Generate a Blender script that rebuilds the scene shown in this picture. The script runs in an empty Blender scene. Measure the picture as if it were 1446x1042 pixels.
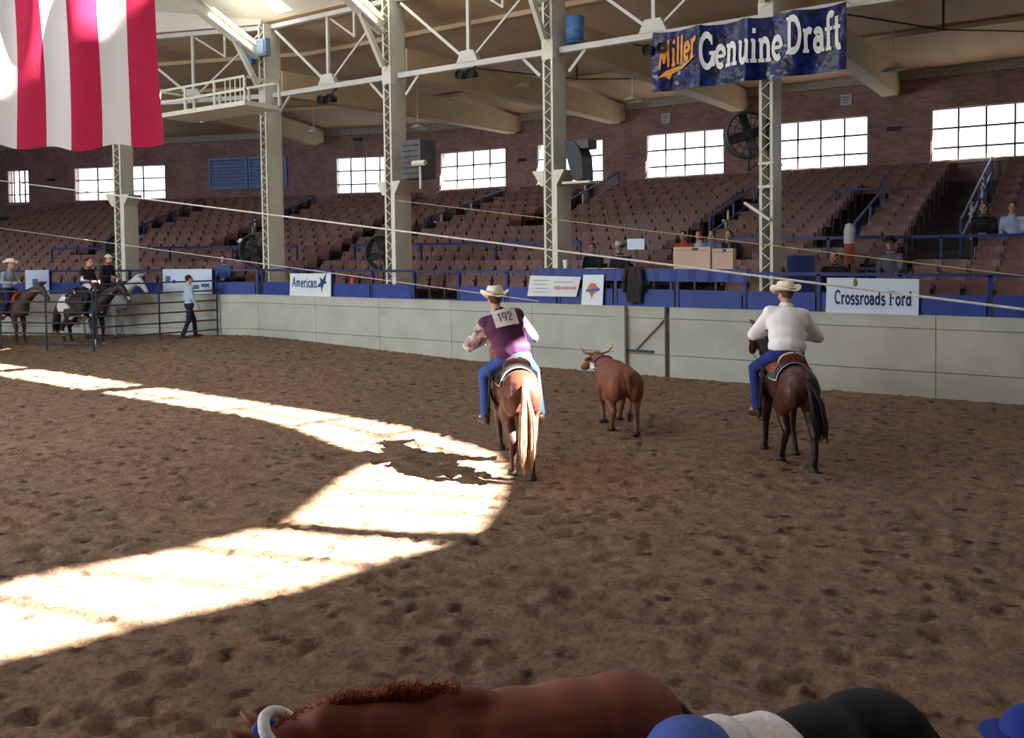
import bpy, math, random
import numpy as np
from mathutils import Vector, Matrix, noise
random.seed(7); np.random.seed(7)
PI = math.pi
SC = bpy.context.scene
COL = SC.collection

# ------------------------------------------------------------------ camera
FPX, CAM_H, ROLL, CX, PY0, TANP = 1213.0, 2.7, 0.012, 723.0, 388.88, 0.0336
YAW = math.atan2(CX + 1100.0, FPX)
CAM = Vector((0, 0, CAM_H))

def ray(px, py):
    dx, dy = px - CX, py - PY0
    c, s = math.cos(ROLL), math.sin(ROLL)
    x, y = c * dx - s * dy, s * dx + c * dy
    p = math.atan(TANP); cp, sp = math.cos(p), math.sin(p)
    dX, dY, dZ = x / FPX, 1.0, -y / FPX
    dY, dZ = cp * dY + sp * dZ, -sp * dY + cp * dZ
    return Vector((math.sin(YAW) * dX - math.cos(YAW) * dY, math.cos(YAW) * dX + math.sin(YAW) * dY, dZ))

def at_z(px, py, z=0.0):
    r = ray(px, py); return CAM + r * ((z - CAM_H) / r.z)

def at_y(px, py, Y):
    r = ray(px, py); return CAM + r * (Y / r.y)

fwd = ray(CX, PY0).normalized()
rgt = (ray(CX + 10, PY0) - ray(CX - 10, PY0)).normalized()
upv = rgt.cross(fwd).normalized()
cd = bpy.data.cameras.new('camera'); cam = bpy.data.objects.new('camera', cd); COL.objects.link(cam)
m = Matrix((rgt, upv, -fwd)).transposed().to_4x4(); m.translation = CAM
cam.matrix_world = m
cd.sensor_width = 36.0; cd.lens = FPX / 1446.0 * 36.0
cd.shift_y = -(521.0 - PY0) / 1446.0
cd.clip_start = 0.05; cd.clip_end = 300
SC.camera = cam

# ------------------------------------------------------------------ world, sun, daylight, exposure
w = bpy.data.worlds.new('sky'); SC.world = w; w.use_nodes = True
bg = w.node_tree.nodes['Background']
bg.inputs['Color'].default_value = (0.86, 0.93, 1.0, 1); bg.inputs['Strength'].default_value = 3.6

SUN_AZ = Vector((0.933, 0.36, 0)).normalized(); SUN_EL = math.radians(40)
TO_SUN = Vector((SUN_AZ.x * math.cos(SUN_EL), SUN_AZ.y * math.cos(SUN_EL), math.sin(SUN_EL)))
sd = bpy.data.lights.new('sun', 'SUN'); sd.energy = 80.0; sd.color = (1.0, 0.95, 0.86); sd.angle = math.radians(0.6)
so = bpy.data.objects.new('sun', sd); COL.objects.link(so)
so.rotation_euler = TO_SUN.to_track_quat('Z', 'Y').to_euler(); so.location = (10, 6, 30)

def area(name, loc, aim, sx, sy, power, col):
    l = bpy.data.lights.new(name, 'AREA'); l.shape = 'RECTANGLE'; l.size = sx; l.size_y = sy
    l.energy = power; l.color = col
    o = bpy.data.objects.new(name, l); COL.objects.link(o); o.location = loc
    o.rotation_euler = (Vector(loc) - Vector(aim)).to_track_quat('Z', 'Y').to_euler()
    return o
# area lamps added inside the closed shell as fill in place of window daylight
area('overhead_fill', (-15.0, 5.0, 11.6), (-14.0, 6.5, 0), 9, 5, 560, (0.86, 0.94, 1.0))
area('near_side_fill', (-18.0, -6.0, 3.6), (-8.5, 16, 3.0), 12, 2.6, 1900, (0.88, 0.95, 1.0))
area('left_end_fill', (-40, -2, 6.5), (-10, 10, 2), 10, 4, 600, (0.90, 0.96, 1.0))
SC.view_settings.view_transform = 'Standard'; SC.view_settings.look = 'None'
SC.view_settings.exposure = 0.35; SC.view_settings.gamma = 1.0
SC.view_settings.use_curve_mapping = False

# ------------------------------------------------------------------ materials
def lin(c):
    return tuple(((v / 255) / 12.92 if v / 255 <= 0.04045 else ((v / 255 + 0.055) / 1.055) ** 2.4) for v in c)

MATS = {}
def mat(name, rgb, rough=0.7, metal=0.0, ns=8.0, amt=0.25, bump=0.0, spec=0.3, rgb2=None, stretch=None, detail=5):
    """rgb in 0-255 sRGB; a noise varies the colour between rgb and rgb2 (or a darker rgb)"""
    if name in MATS: return MATS[name]
    M_ = bpy.data.materials.new(name); M_.use_nodes = True
    nt = M_.node_tree; b = nt.nodes['Principled BSDF']
    b.inputs['Roughness'].default_value = rough; b.inputs['Metallic'].default_value = metal
    b.inputs['Specular IOR Level'].default_value = spec
    c1 = lin(rgb); c2 = lin(rgb2) if rgb2 else tuple(v * (1 - amt) for v in c1)
    tc = nt.nodes.new('ShaderNodeTexCoord'); n = nt.nodes.new('ShaderNodeTexNoise')
    n.inputs['Scale'].default_value = ns; n.inputs['Detail'].default_value = detail
    src = tc.outputs['Object']
    if stretch:
        mp = nt.nodes.new('ShaderNodeMapping'); mp.inputs['Scale'].default_value = stretch
        nt.links.new(src, mp.inputs['Vector']); src = mp.outputs['Vector']
    nt.links.new(src, n.inputs['Vector'])
    r = nt.nodes.new('ShaderNodeValToRGB')
    r.color_ramp.elements[0].position = 0.35; r.color_ramp.elements[1].position = 0.65
    r.color_ramp.elements[0].color = (*c2, 1); r.color_ramp.elements[1].color = (*c1, 1)
    nt.links.new(n.outputs['Fac'], r.inputs['Fac']); nt.links.new(r.outputs['Color'], b.inputs['Base Color'])
    if bump:
        bp = nt.nodes.new('ShaderNodeBump'); bp.inputs['Strength'].default_value = bump; bp.inputs['Distance'].default_value = 0.02
        nt.links.new(n.outputs['Fac'], bp.inputs['Height']); nt.links.new(bp.outputs['Normal'], b.inputs['Normal'])
    MATS[name] = M_; return M_

def floor_mat():
    M_ = bpy.data.materials.new('arena_dirt'); M_.use_nodes = True; nt = M_.node_tree; b = nt.nodes['Principled BSDF']
    b.inputs['Roughness'].default_value = 0.95; b.inputs['Specular IOR Level'].default_value = 0.1
    tc = nt.nodes.new('ShaderNodeTexCoord')
    def nz(scale, det, rough=0.6):
        n = nt.nodes.new('ShaderNodeTexNoise'); n.inputs['Scale'].default_value = scale; n.inputs['Detail'].default_value = det
        n.inputs['Roughness'].default_value = rough; nt.links.new(tc.outputs['Object'], n.inputs['Vector']); return n
    n1, n2, n3 = nz(5.5, 6), nz(0.35, 3), nz(22, 6, 0.7)
    r1 = nt.nodes.new('ShaderNodeValToRGB'); e = r1.color_ramp.elements
    e[0].position = 0.30; e[1].position = 0.62; e[0].color = (*lin((108, 88, 75)), 1); e[1].color = (*lin((143, 119, 99)), 1)
    nt.links.new(n1.outputs['Fac'], r1.inputs['Fac'])
    r2 = nt.nodes.new('ShaderNodeValToRGB'); e = r2.color_ramp.elements
    e[0].position = 0.3; e[1].position = 0.7; e[0].color = (0.85, 0.85, 0.87, 1); e[1].color = (1.1, 1.05, 1.0, 1)
    nt.links.new(n2.outputs['Fac'], r2.inputs['Fac'])
    r3 = nt.nodes.new('ShaderNodeValToRGB'); e = r3.color_ramp.elements
    e[0].position = 0.33; e[1].position = 0.5; e[0].color = (0.70, 0.69, 0.68, 1); e[1].color = (1.05, 1.05, 1.05, 1)
    nt.links.new(n3.outputs['Fac'], r3.inputs['Fac'])
    def mul(a, c):
        x = nt.nodes.new('ShaderNodeMix'); x.data_type = 'RGBA'; x.blend_type = 'MULTIPLY'; x.inputs['Factor'].default_value = 1
        nt.links.new(a, x.inputs['A']); nt.links.new(c, x.inputs['B']); return x.outputs['Result']
    nt.links.new(mul(mul(r1.outputs['Color'], r2.outputs['Color']), r3.outputs['Color']), b.inputs['Base Color'])
    # small darker spots scattered over the dirt
    vo = nt.nodes.new('ShaderNodeTexVoronoi'); vo.inputs['Scale'].default_value = 3.3; vo.inputs['Randomness'].default_value = 1.0
    dn = nt.nodes.new('ShaderNodeVectorMath'); dn.operation = 'SCALE'; dn.inputs['Scale'].default_value = 0.25
    nt.links.new(n1.outputs['Color'], dn.inputs[0])
    av = nt.nodes.new('ShaderNodeVectorMath'); av.operation = 'ADD'; nt.links.new(tc.outputs['Object'], av.inputs[0]); nt.links.new(dn.outputs[0], av.inputs[1])
    nt.links.new(av.outputs[0], vo.inputs['Vector'])
    r4 = nt.nodes.new('ShaderNodeValToRGB'); e = r4.color_ramp.elements
    e[0].position = 0.12; e[1].position = 0.27; e[0].color = (0.36, 0.34, 0.33, 1); e[1].color = (1, 1, 1, 1)
    nt.links.new(vo.outputs['Distance'], r4.inputs['Fac'])
    nt.links.new(mul(b.inputs['Base Color'].links[0].from_socket, r4.outputs['Color']), b.inputs['Base Color'])
    ad = nt.nodes.new('ShaderNodeMath'); ad.operation = 'ADD'
    nt.links.new(n1.outputs['Fac'], ad.inputs[0]); nt.links.new(n3.outputs['Fac'], ad.inputs[1])
    bp = nt.nodes.new('ShaderNodeBump'); bp.inputs['Strength'].default_value = 0.6; bp.inputs['Distance'].default_value = 0.08
    nt.links.new(ad.outputs[0], bp.inputs['Height']); nt.links.new(bp.outputs['Normal'], b.inputs['Normal'])
    return M_

def brick_mat():
    M_ = bpy.data.materials.new('brick'); M_.use_nodes = True; nt = M_.node_tree; b = nt.nodes['Principled BSDF']
    b.inputs['Roughness'].default_value = 0.9
    tc = nt.nodes.new('ShaderNodeTexCoord'); 
    br = nt.nodes.new('ShaderNodeTexBrick'); br.inputs['Scale'].default_value = 1.0
    br.inputs['Brick Width'].default_value = 0.24; br.inputs['Row Height'].default_value = 0.08; br.inputs['Mortar Size'].default_value = 0.008
    br.inputs['Color1'].default_value = (*lin((158, 124, 119)), 1); br.inputs['Color2'].default_value = (*lin((130, 101, 100)), 1)
    br.inputs['Mortar'].default_value = (*lin((150, 132, 126)), 1)
    nt.links.new(tc.outputs['UV'], br.inputs['Vector'])
    n = nt.nodes.new('ShaderNodeTexNoise'); n.inputs['Scale'].default_value = 1.3; n.inputs['Detail'].default_value = 6
    nt.links.new(tc.outputs['Object'], n.inputs['Vector'])
    r = nt.nodes.new('ShaderNodeValToRGB'); e = r.color_ramp.elements
    e[0].position = 0.35; e[1].position = 0.65; e[0].color = (0.72, 0.72, 0.75, 1); e[1].color = (1.05, 1.0, 1.0, 1)
    nt.links.new(n.outputs['Fac'], r.inputs['Fac'])
    x = nt.nodes.new('ShaderNodeMix'); x.data_type = 'RGBA'; x.blend_type = 'MULTIPLY'; x.inputs['Factor'].default_value = 1
    nt.links.new(br.outputs['Color'], x.inputs['A']); nt.links.new(r.outputs['Color'], x.inputs['B'])
    nt.links.new(x.outputs['Result'], b.inputs['Base Color'])
    return M_

def cloth_translucent(name, rgb, t=0.35):
    M_ = mat(name, rgb, rough=0.8, ns=3, amt=0.08, spec=0.1); nt = M_.node_tree
    b = nt.nodes['Principled BSDF']; out = nt.nodes['Material Output']
    tr = nt.nodes.new('ShaderNodeBsdfTranslucent'); tr.inputs['Color'].default_value = (*lin(rgb), 1)
    mx = nt.nodes.new('ShaderNodeMixShader'); mx.inputs[0].default_value = t
    nt.links.new(b.outputs[0], mx.inputs[1]); nt.links.new(tr.outputs[0], mx.inputs[2]); nt.links.new(mx.outputs[0], out.inputs['Surface'])
    return M_

def coat(name, rgb, dark, z0, z1, rough=0.45, extra=None):
    """animal coat: the lower legs turn from rgb to dark between heights z0..z1 (own colouring of the animal)"""
    M_ = mat(name, rgb, rough=rough, ns=4, amt=0.22, spec=0.35, stretch=(1, 1, 1)); nt = M_.node_tree
    b = nt.nodes['Principled BSDF']; src = b.inputs['Base Color'].links[0].from_socket
    tc = nt.nodes.new('ShaderNodeTexCoord'); sp = nt.nodes.new('ShaderNodeSeparateXYZ'); nt.links.new(tc.outputs['Object'], sp.inputs[0])
    mr = nt.nodes.new('ShaderNodeMapRange'); mr.inputs['From Min'].default_value = z0; mr.inputs['From Max'].default_value = z1
    nt.links.new(sp.outputs['Z'], mr.inputs['Value'])
    x = nt.nodes.new('ShaderNodeMix'); x.data_type = 'RGBA'; nt.links.new(mr.outputs['Result'], x.inputs['Factor'])
    x.inputs['A'].default_value = (*lin(dark), 1); nt.links.new(src, x.inputs['B'])
    res = x.outputs['Result']
    if extra:                                       # white paint patches
        n = nt.nodes.new('ShaderNodeTexNoise'); n.inputs['Scale'].default_value = extra[0]; n.inputs['Detail'].default_value = 1
        nt.links.new(tc.outputs['Object'], n.inputs['Vector'])
        r = nt.nodes.new('ShaderNodeValToRGB'); r.color_ramp.elements[0].position = extra[1]; r.color_ramp.elements[1].position = extra[1] + 0.03
        nt.links.new(n.outputs['Fac'], r.inputs['Fac'])
        y = nt.nodes.new('ShaderNodeMix'); y.data_type = 'RGBA'; nt.links.new(r.outputs['Color'], y.inputs['Factor'])
        nt.links.new(res, y.inputs['A']); y.inputs['B'].default_value = (*lin(extra[2]), 1); res = y.outputs['Result']
    nt.links.new(res, b.inputs['Base Color'])
    return M_

# ------------------------------------------------------------------ mesh helpers
class MB:
    def __init__(s): s.v = []; s.f = []; s.uv = None
    def add(s, vs, fs):
        k = len(s.v); s.v += [tuple(p) for p in vs]; s.f += [tuple(i + k for i in f) for f in fs]; return s
    def box(s, c, d, ax=None):
        hx, hy, hz = d[0] / 2, d[1] / 2, d[2] / 2
        vs = [Vector((x, y, z)) for z in (-hz, hz) for y in (-hy, hy) for x in (-hx, hx)]
        if ax: vs = [ax @ v for v in vs]
        c = Vector(c)
        return s.add([v + c for v in vs], [(0, 2, 3, 1), (4, 5, 7, 6), (0, 1, 5, 4), (2, 6, 7, 3), (0, 4, 6, 2), (1, 3, 7, 5)])
    def bar(s, a, b, w, h, up=(0, 0, 1)):
        a, b = Vector(a), Vector(b); d = b - a; L = d.length; x = d.normalized(); u = Vector(up)
        if abs(x.dot(u)) > 0.98: u = Vector((0, 1, 0))
        y = u.cross(x).normalized(); z = x.cross(y)
        return s.box((a + b) / 2, (L, w, h), Matrix((x, y, z)).transposed())
    def tube(s, pts, rad, n=8, cap=True):
        pts = [Vector(p) for p in pts]
        if not hasattr(rad, '__len__'): rad = [rad] * len(pts)
        k = len(s.v); t0 = (pts[1] - pts[0]).normalized()
        ref = Vector((0, 0, 1)) if abs(t0.z) < 0.9 else Vector((0, 1, 0))
        for i, p in enumerate(pts):
            t = (pts[min(i + 1, len(pts) - 1)] - pts[max(i - 1, 0)]).normalized()
            y = ref.cross(t)
            y = y.normalized() if y.length > 1e-6 else Vector((1, 0, 0)); z = t.cross(y)
            for j in range(n):
                a = 2 * PI * j / n; s.v.append(tuple(p + (y * math.cos(a) + z * math.sin(a)) * rad[i]))
        for i in range(len(pts) - 1):
            for j in range(n):
                s.f.append((k + i * n + j, k + i * n + (j + 1) % n, k + (i + 1) * n + (j + 1) % n, k + (i + 1) * n + j))
        if cap:
            s.f.append(tuple(k + j for j in range(n))[::-1]); e = k + (len(pts) - 1) * n; s.f.append(tuple(e + j for j in range(n)))
        return s
    def ell(s, c, r, rot=None, n=10, m=7):
        c = Vector(c); k = len(s.v); P = []
        for i in range(m + 1):
            th = PI * i / m
            for j in range(n):
                a = 2 * PI * j / n
                v = Vector((r[0] * math.sin(th) * math.cos(a), r[1] * math.sin(th) * math.sin(a), r[2] * math.cos(th)))
                if rot: v = rot @ v
                P.append(v + c)
        F = []
        for i in range(m):
            for j in range(n):
                q = (i * n + j, (i + 1) * n + j, (i + 1) * n + (j + 1) % n, i * n + (j + 1) % n)
                if i == 0: q = (q[0], q[1], q[2])
                elif i == m - 1: q = (q[0], q[1], q[3])
                F.append(q)
        return s.add(P, F)
    def caps(s, a, b, ra, rb, n=12):
        a, b = Vector(a), Vector(b); d = b - a; L = d.length
        if L < 1e-5: return s.ell(a, (ra, ra, ra))
        t = d / L; pts = []; rad = []
        for i in range(4):
            q = PI / 2 * i / 4; pts.append(a - t * ra * math.cos(q)); rad.append(max(ra * math.sin(q), 0.001))
        for i in range(5):
            q = PI / 2 * i / 4; pts.append(b + t * rb * math.sin(q)); rad.append(max(rb * math.cos(q), 0.001))
        return s.tube(pts, rad, n)
    def lathe(s, prof, n=16, c=(0, 0, 0), ax=None):
        c = Vector(c); P = []
        for r, z in prof:
            for j in range(n):
                a = 2 * PI * j / n; v = Vector((r * math.cos(a), r * math.sin(a), z))
                P.append((ax @ v if ax else v) + c)
        F = [(i * n + j, i * n + (j + 1) % n, (i + 1) * n + (j + 1) % n, (i + 1) * n + j) for i in range(len(prof) - 1) for j in range(n)]
        return s.add(P, F)
    def prism(s, poly, z0, z1):
        n = len(poly)
        return s.add([(x, y, z0) for x, y in poly] + [(x, y, z1) for x, y in poly],
                     [tuple(range(n))[::-1], tuple(range(n, 2 * n))] + [(i, (i + 1) % n, n + (i + 1) % n, n + i) for i in range(n)])
    def mesh(s, name, m_=None, smooth=False):
        me = bpy.data.meshes.new(name); me.from_pydata(s.v, [], s.f); me.update()
        if m_: me.materials.append(m_)
        if smooth: me.shade_smooth()
        return me
    def build(s, name, m_=None, parent=None, smooth=False, kind=None):
        return link(name, s.mesh(name, m_, smooth), parent, kind)

def link(name, me, parent=None, kind=None):
    o = bpy.data.objects.new(name, me); COL.objects.link(o)
    if parent: o.parent = parent
    if kind: o['kind'] = kind
    return o

def thing(name, label, cat, loc=(0, 0, 0), rz=0.0, group=None, scale=1.0):
    o = bpy.data.objects.new(name, None); COL.objects.link(o); o.empty_display_size = 0.1
    o.location = loc; o.rotation_euler = (0, 0, rz); o.scale = (scale,) * 3
    return tag(o, label, cat, group)

def tag(o, label, cat, group=None):
    o['label'] = label; o['category'] = cat
    if group: o['group'] = group
    return o

def organic(name, mb, voxel, m_, parent=None, it=4, fac=0.5):
    """grow one continuous skin over overlapping volumes"""
    me = mb.mesh(name); o = bpy.data.objects.new(name, me); COL.objects.link(o)
    r = o.modifiers.new('r', 'REMESH'); r.mode = 'VOXEL'; r.voxel_size = voxel
    if it:
        sm = o.modifiers.new('s', 'SMOOTH'); sm.iterations = it; sm.factor = fac
    vl = bpy.context.view_layer; vl.update()
    dg = bpy.context.evaluated_depsgraph_get()
    new = bpy.data.meshes.new_from_object(o.evaluated_get(dg))
    bpy.data.objects.remove(o); bpy.data.meshes.remove(me)
    new.name = name; new.materials.clear(); new.materials.append(m_); new.shade_smooth()
    return link(name, new, parent)

def recolour(o, m_):
    o.material_slots[0].link = 'OBJECT'; o.material_slots[0].material = m_

def copy_tree(o, parent=None):
    c = o.copy(); COL.objects.link(c)
    if parent: c.parent = parent
    for ch in o.children: copy_tree(ch, c)
    return c

def empty_mb(): return MB()
# ------------------------------------------------------------------ plan of the hall
XC, YW = -19.5, 16.28                      # where the arena wall bends, and its line
BEND = math.radians(20.0); LB = 20.0
D1, N1 = Vector((-1, 0, 0)), Vector((0, 1, 0))
D2 = Vector((-math.cos(BEND), -math.sin(BEND), 0)); N2 = Vector((-math.sin(BEND), math.cos(BEND), 0))
C0 = Vector((XC, YW, 0)); C1 = C0 + D2 * LB
B3 = math.radians(42); D3 = Vector((-math.cos(B3), -math.sin(B3), 0)); N3 = Vector((-math.sin(B3), math.cos(B3), 0))
T1 = 0.352; KB = 1.06; T2 = math.tan((B3 - BEND) / 2)
XR = 4.0

def offs(o):
    """the arena outline moved outward by o: right end, two bends, left end"""
    return [Vector((XR, YW + o, 0)), C0 + N1 * o + D1 * (o * T1), C1 + N2 * (o * KB) + D2 * (o * T2), C1 + N2 * (o * KB) + D2 * (o * T2) + D3 * 16]

def place(s, o, z):
    """s metres past the bend (negative: along the straight wall), o outward"""
    p = (C0 + D1 * s + N1 * o) if s < 0 else (C0 + D2 * s + N2 * (o * KB))
    p.z = z; return p, (0.0 if s < 0 else BEND)

def at_off(px, py, o):
    """pixel to the vertical plane o metres outside the bent stretch of wall"""
    r = ray(px, py); q = C0 + N2 * (o * KB); t = (q - CAM).dot(N2) / r.dot(N2); p = CAM + r * t
    return p, (p - q).dot(D2)

def sstep(a, b, x):
    t = np.clip((x - a) / (b - a), 0, 1); return t * t * (3 - 2 * t)

def gz(x, y):
    """the dirt banks up towards the far left end of the wall"""
    return 0.25 * sstep(-10.0, -20.5, np.asarray(x, float)) * sstep(11.0, 15.2, np.asarray(y, float))

def terr(o):                               # height of the seating step at offset o
    k = max(0, int((o - 1.5) / 0.9)); return 1.2 + 0.255 * k
NROW = 13

# ------------------------------------------------------------------ dirt floor
def floor():
    x0, x1, y0, y1, st = -30.0, 3.0, 0.6, 16.6, 0.06
    nx, ny = int((x1 - x0) / st), int((y1 - y0) / st)
    xs = np.linspace(x0, x1, nx); ys = np.linspace(y0, y1, ny); X, Y = np.meshgrid(xs, ys)
    Z = gz(X, Y)
    rs = np.random.RandomState(3)
    H = np.zeros_like(X)
    for _ in range(5200):                  # hoof prints and clods
        cx, cy = rs.uniform(x0, x1), rs.uniform(y0, y1); r = rs.uniform(0.045, 0.095); a = rs.choice([-1, -1, -1, 0.6]) * rs.uniform(0.02, 0.06)
        i0, i1 = np.searchsorted(xs, [cx - 3 * r, cx + 3 * r]); j0, j1 = np.searchsorted(ys, [cy - 3 * r, cy + 3 * r])
        d2 = ((X[j0:j1, i0:i1] - cx) ** 2 + (Y[j0:j1, i0:i1] - cy) ** 2) / (r * r)
        H[j0:j1, i0:i1] += a * (np.exp(-d2 * d2) - 0.35 * np.exp(-(np.sqrt(d2) - 1.5) ** 2 * 4))
    H += 0.006 * rs.standard_normal(H.shape)
    edge = sstep(0, 1.0, X - x0) * sstep(0, 1.0, x1 - X) * sstep(0, .6, Y - y0) * sstep(0, 0.5, y1 - Y)
    Z = Z + np.clip(H, -0.075, 0.03) * edge
    V = np.stack([X, Y, Z], -1).reshape(-1, 3)
    idx = np.arange(nx * ny).reshape(ny, nx)
    F = np.stack([idx[:-1, :-1], idx[:-1, 1:], idx[1:, 1:], idx[1:, :-1]], -1).reshape(-1, 4)
    me = bpy.data.meshes.new('floor'); me.vertices.add(len(V)); me.vertices.foreach_set('co', V.astype('f').ravel())
    me.loops.add(F.size); me.loops.foreach_set('vertex_index', F.astype('i').ravel())
    me.polygons.add(len(F)); me.polygons.foreach_set('loop_start', np.arange(0, F.size, 4, dtype='i')); me.polygons.foreach_set('loop_total', np.full(len(F), 4, 'i'))
    me.update(calc_edges=True); me.validate(); me.shade_smooth()
    fm = floor_mat(); me.materials.append(fm)
    link('floor', me, None, 'structure')
    b = MB()                               # the rest of the ground around the part in view
    xs2, ys2 = [-62, x0, x1, 20], [-14, y0, y1, 16.7]
    for i in range(3):
        for j in range(3):
            if i == 1 and j == 1: continue
            n = 12
            for q in range(n):
                a, c = ys2[j] + (ys2[j + 1] - ys2[j]) * q / n, ys2[j] + (ys2[j + 1] - ys2[j]) * (q + 1) / n
                b.add([(xs2[i], a, float(gz(xs2[i], a))), (xs2[i + 1], a, float(gz(xs2[i + 1], a))), (xs2[i + 1], c, float(gz(xs2[i + 1], c))), (xs2[i], c, float(gz(xs2[i], c)))], [(0, 1, 2, 3)])
    b.build('floor_apron', fm, None, kind='structure')
floor()

# ------------------------------------------------------------------ arena wall
WALL = mat('wall_paint', (182, 183, 172), rough=0.7, ns=1.6, amt=0.16, bump=0.1)
CREAM = mat('cream_steel', (214, 212, 196), rough=0.5, ns=3, amt=0.12)
wa = bpy.data.objects.new('wall_arena', None); COL.objects.link(wa); wa['kind'] = 'structure'
def wall_run(s0, s1, step):
    n = max(1, round((s1 - s0) / step)); e = (s1 - s0) / n
    for i in range(n):
        a, c = s0 + i * e + 0.005, s0 + (i + 1) * e - 0.005
        (p, _), (q, _) = place(a, 0.06, 0), place(c if s0 >= 0 else min(c, -1e-4), 0.06, 0)
        d = (q - p); d.z = 0
        def pl(name, z0, z1, t, o=0.0):
            nrm = (N1 if s0 < 0 else N2) * o
            MB().bar(p + nrm + Vector((0, 0, (z0 + z1) / 2)), q + nrm + Vector((0, 0, (z0 + z1) / 2)), t, z1 - z0).build(name, WALL, wa)
        pl('lower_panel', -0.1, 0.44, 0.12); pl('panel', 0.452, 1.19, 0.12); pl('top_board', 1.2, 1.40, 0.12, -0.01); pl('cap_board', 1.40, 1.425, 0.16)
wall_run(-22.3, -12.5, 2.4); wall_run(-12.4, -11.55, 2.4); wall_run(-11.5, -0.0001, 2.35); wall_run(0.001, 14, 2.4)
# gate in the wall: post, brace and latch bar
g = MB().box((-8.08, YW - 0.06, 0.7), (0.26, 0.12, 1.42)); g.build('gate_post', WALL, wa)
MB().bar((-7.12, YW - 0.02, 1.16), (-7.75, YW - 0.02, 0.52), 0.03, 0.07, (0, 1, 0)).build('gate_brace', mat('grey_steel', (150, 148, 140)), wa)
MB().bar((-7.95, YW - 0.03, 0.50), (-7.35, YW - 0.03, 0.50), 0.04, 0.05).build('latch_bar', mat('dark_steel', (52, 52, 55), rough=0.5), wa)
bk = MB()                                  # dark backing closes the joints
pp = offs(0.13)
for a, c in zip(pp[:-1], pp[1:]): bk.bar(a + Vector((0, 0, .6)), c + Vector((0, 0, .6)), 0.02, 1.38)
bk.build('backing', mat('grey_steel', (150, 148, 140)), wa)

# ------------------------------------------------------------------ seating terrace
TERR = mat('terrace_concrete', (82, 76, 80), rough=0.85, ns=2, amt=0.2)
tb = MB()
def strip(o0, z0, o1, z1):
    A, B_ = offs(o0), offs(o1)
    for i in range(3):
        tb.add([(A[i].x, A[i].y, z0), (A[i + 1].x, A[i + 1].y, z0), (B_[i + 1].x, B_[i + 1].y, z1), (B_[i].x, B_[i].y, z1)], [(0, 1, 2, 3)])
strip(0.14, 1.2, 1.5, 1.2)
for k in range(NROW + 1):
    o = 1.5 + 0.9 * k; z = 1.2 + 0.255 * k
    if k: strip(o, z - 0.255, o, z)
    strip(o, z, o + 0.9 if k < NROW else 13.7, z)
tb.build('floor_terrace', TERR, None, kind='structure')

# ------------------------------------------------------------------ brick wall, windows
OY = 13.62                                 # offset of the outer wall
Z0, Z1, WZ0, WZ1 = 3.6, 9.4, 5.2, 6.85
BR = brick_mat()
def brick_run(name, p, d, nrm, L, wins):
    b = MB(); cuts = [0.0]
    for a, c in wins: cuts += [a, c]
    cuts.append(L)
    for i in range(len(cuts) - 1):
        a, c = cuts[i], cuts[i + 1]
        segs = [(Z0, Z1)] if i % 2 == 0 else [(Z0, WZ0), (WZ1, Z1)]
        for z0, z1 in segs:
            b.bar(p + d * a + nrm * 0.2 + Vector((0, 0, (z0 + z1) / 2)), p + d * c + nrm * 0.2 + Vector((0, 0, (z0 + z1) / 2)), 0.4, z1 - z0)
    me = b.mesh(name, BR); uv = me.uv_layers.new(name='UVMap')
    for l in me.loops:
        v = me.vertices[l.vertex_index].co; uv.data[l.index].uv = ((v - p).dot(d) + (v - p).dot(nrm), v.z)
    link(name, me, None, 'structure')

GLASS = bpy.data.materials.new('window_glass'); GLASS.use_nodes = True
nt = GLASS.node_tree; nt.nodes.remove(nt.nodes['Principled BSDF'])
t_ = nt.nodes.new('ShaderNodeBsdfTransparent'); t_.inputs[0].default_value = (0.95, 0.96, 0.97, 1)
g_ = nt.nodes.new('ShaderNodeBsdfGlossy'); g_.inputs['Roughness'].default_value = 0.1; mx_ = nt.nodes.new('ShaderNodeMixShader'); mx_.inputs[0].default_value = 0.08
nt.links.new(t_.outputs[0], mx_.inputs[1]); nt.links.new(g_.outputs[0], mx_.inputs[2]); nt.links.new(mx_.outputs[0], nt.nodes['Material Output'].inputs['Surface'])
WFRAME = mat('window_frame', (196, 184, 172), rough=0.6)
MUNT = mat('muntin', (120, 100, 96), rough=0.6)
wn = [0]
def window(p, d, nrm, a, c):
    wn[0] += 1
    r = bpy.data.objects.new('window_%d' % wn[0], None); COL.objects.link(r); r['kind'] = 'structure'
    cen = p + d * ((a + c) / 2); r.location = cen; W = c - a
    r.rotation_euler = (0, 0, math.atan2(-d.y, -d.x))
    f = MB()
    for z in (WZ0, WZ1): f.box((0, 0.12, z), (W, 0.16, 0.09))
    for x in (-W / 2, W / 2): f.box((x, 0.12, (WZ0 + WZ1) / 2), (0.09, 0.16, WZ1 - WZ0))
    f.build('window_frame', WFRAME, r)
    MB().box((0, -0.02, WZ0 - 0.06), (W + 0.1, 0.24, 0.06)).build('window_sill', WFRAME, r)
    rows = [WZ0 + 0.02, WZ0 + 0.42, WZ0 + 1.03, WZ1 - 0.02]
    for z in rows[1:3]: MB().box((0, 0.13, z), (W, 0.06, 0.06)).build('muntin', MUNT, r)
    for k in range(1, 4): MB().box((-W / 2 + W * k / 4, 0.13, (WZ0 + WZ1) / 2), (0.055, 0.06, WZ1 - WZ0)).build('muntin', MUNT, r)
    for i in range(3):
        for k in range(4):
            MB().box((-W / 2 + W * (k + .5) / 4, 0.14, (rows[i] + rows[i + 1]) / 2), (W / 4, 0.01, rows[i + 1] - rows[i])).build('pane', GLASS, r)

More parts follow.
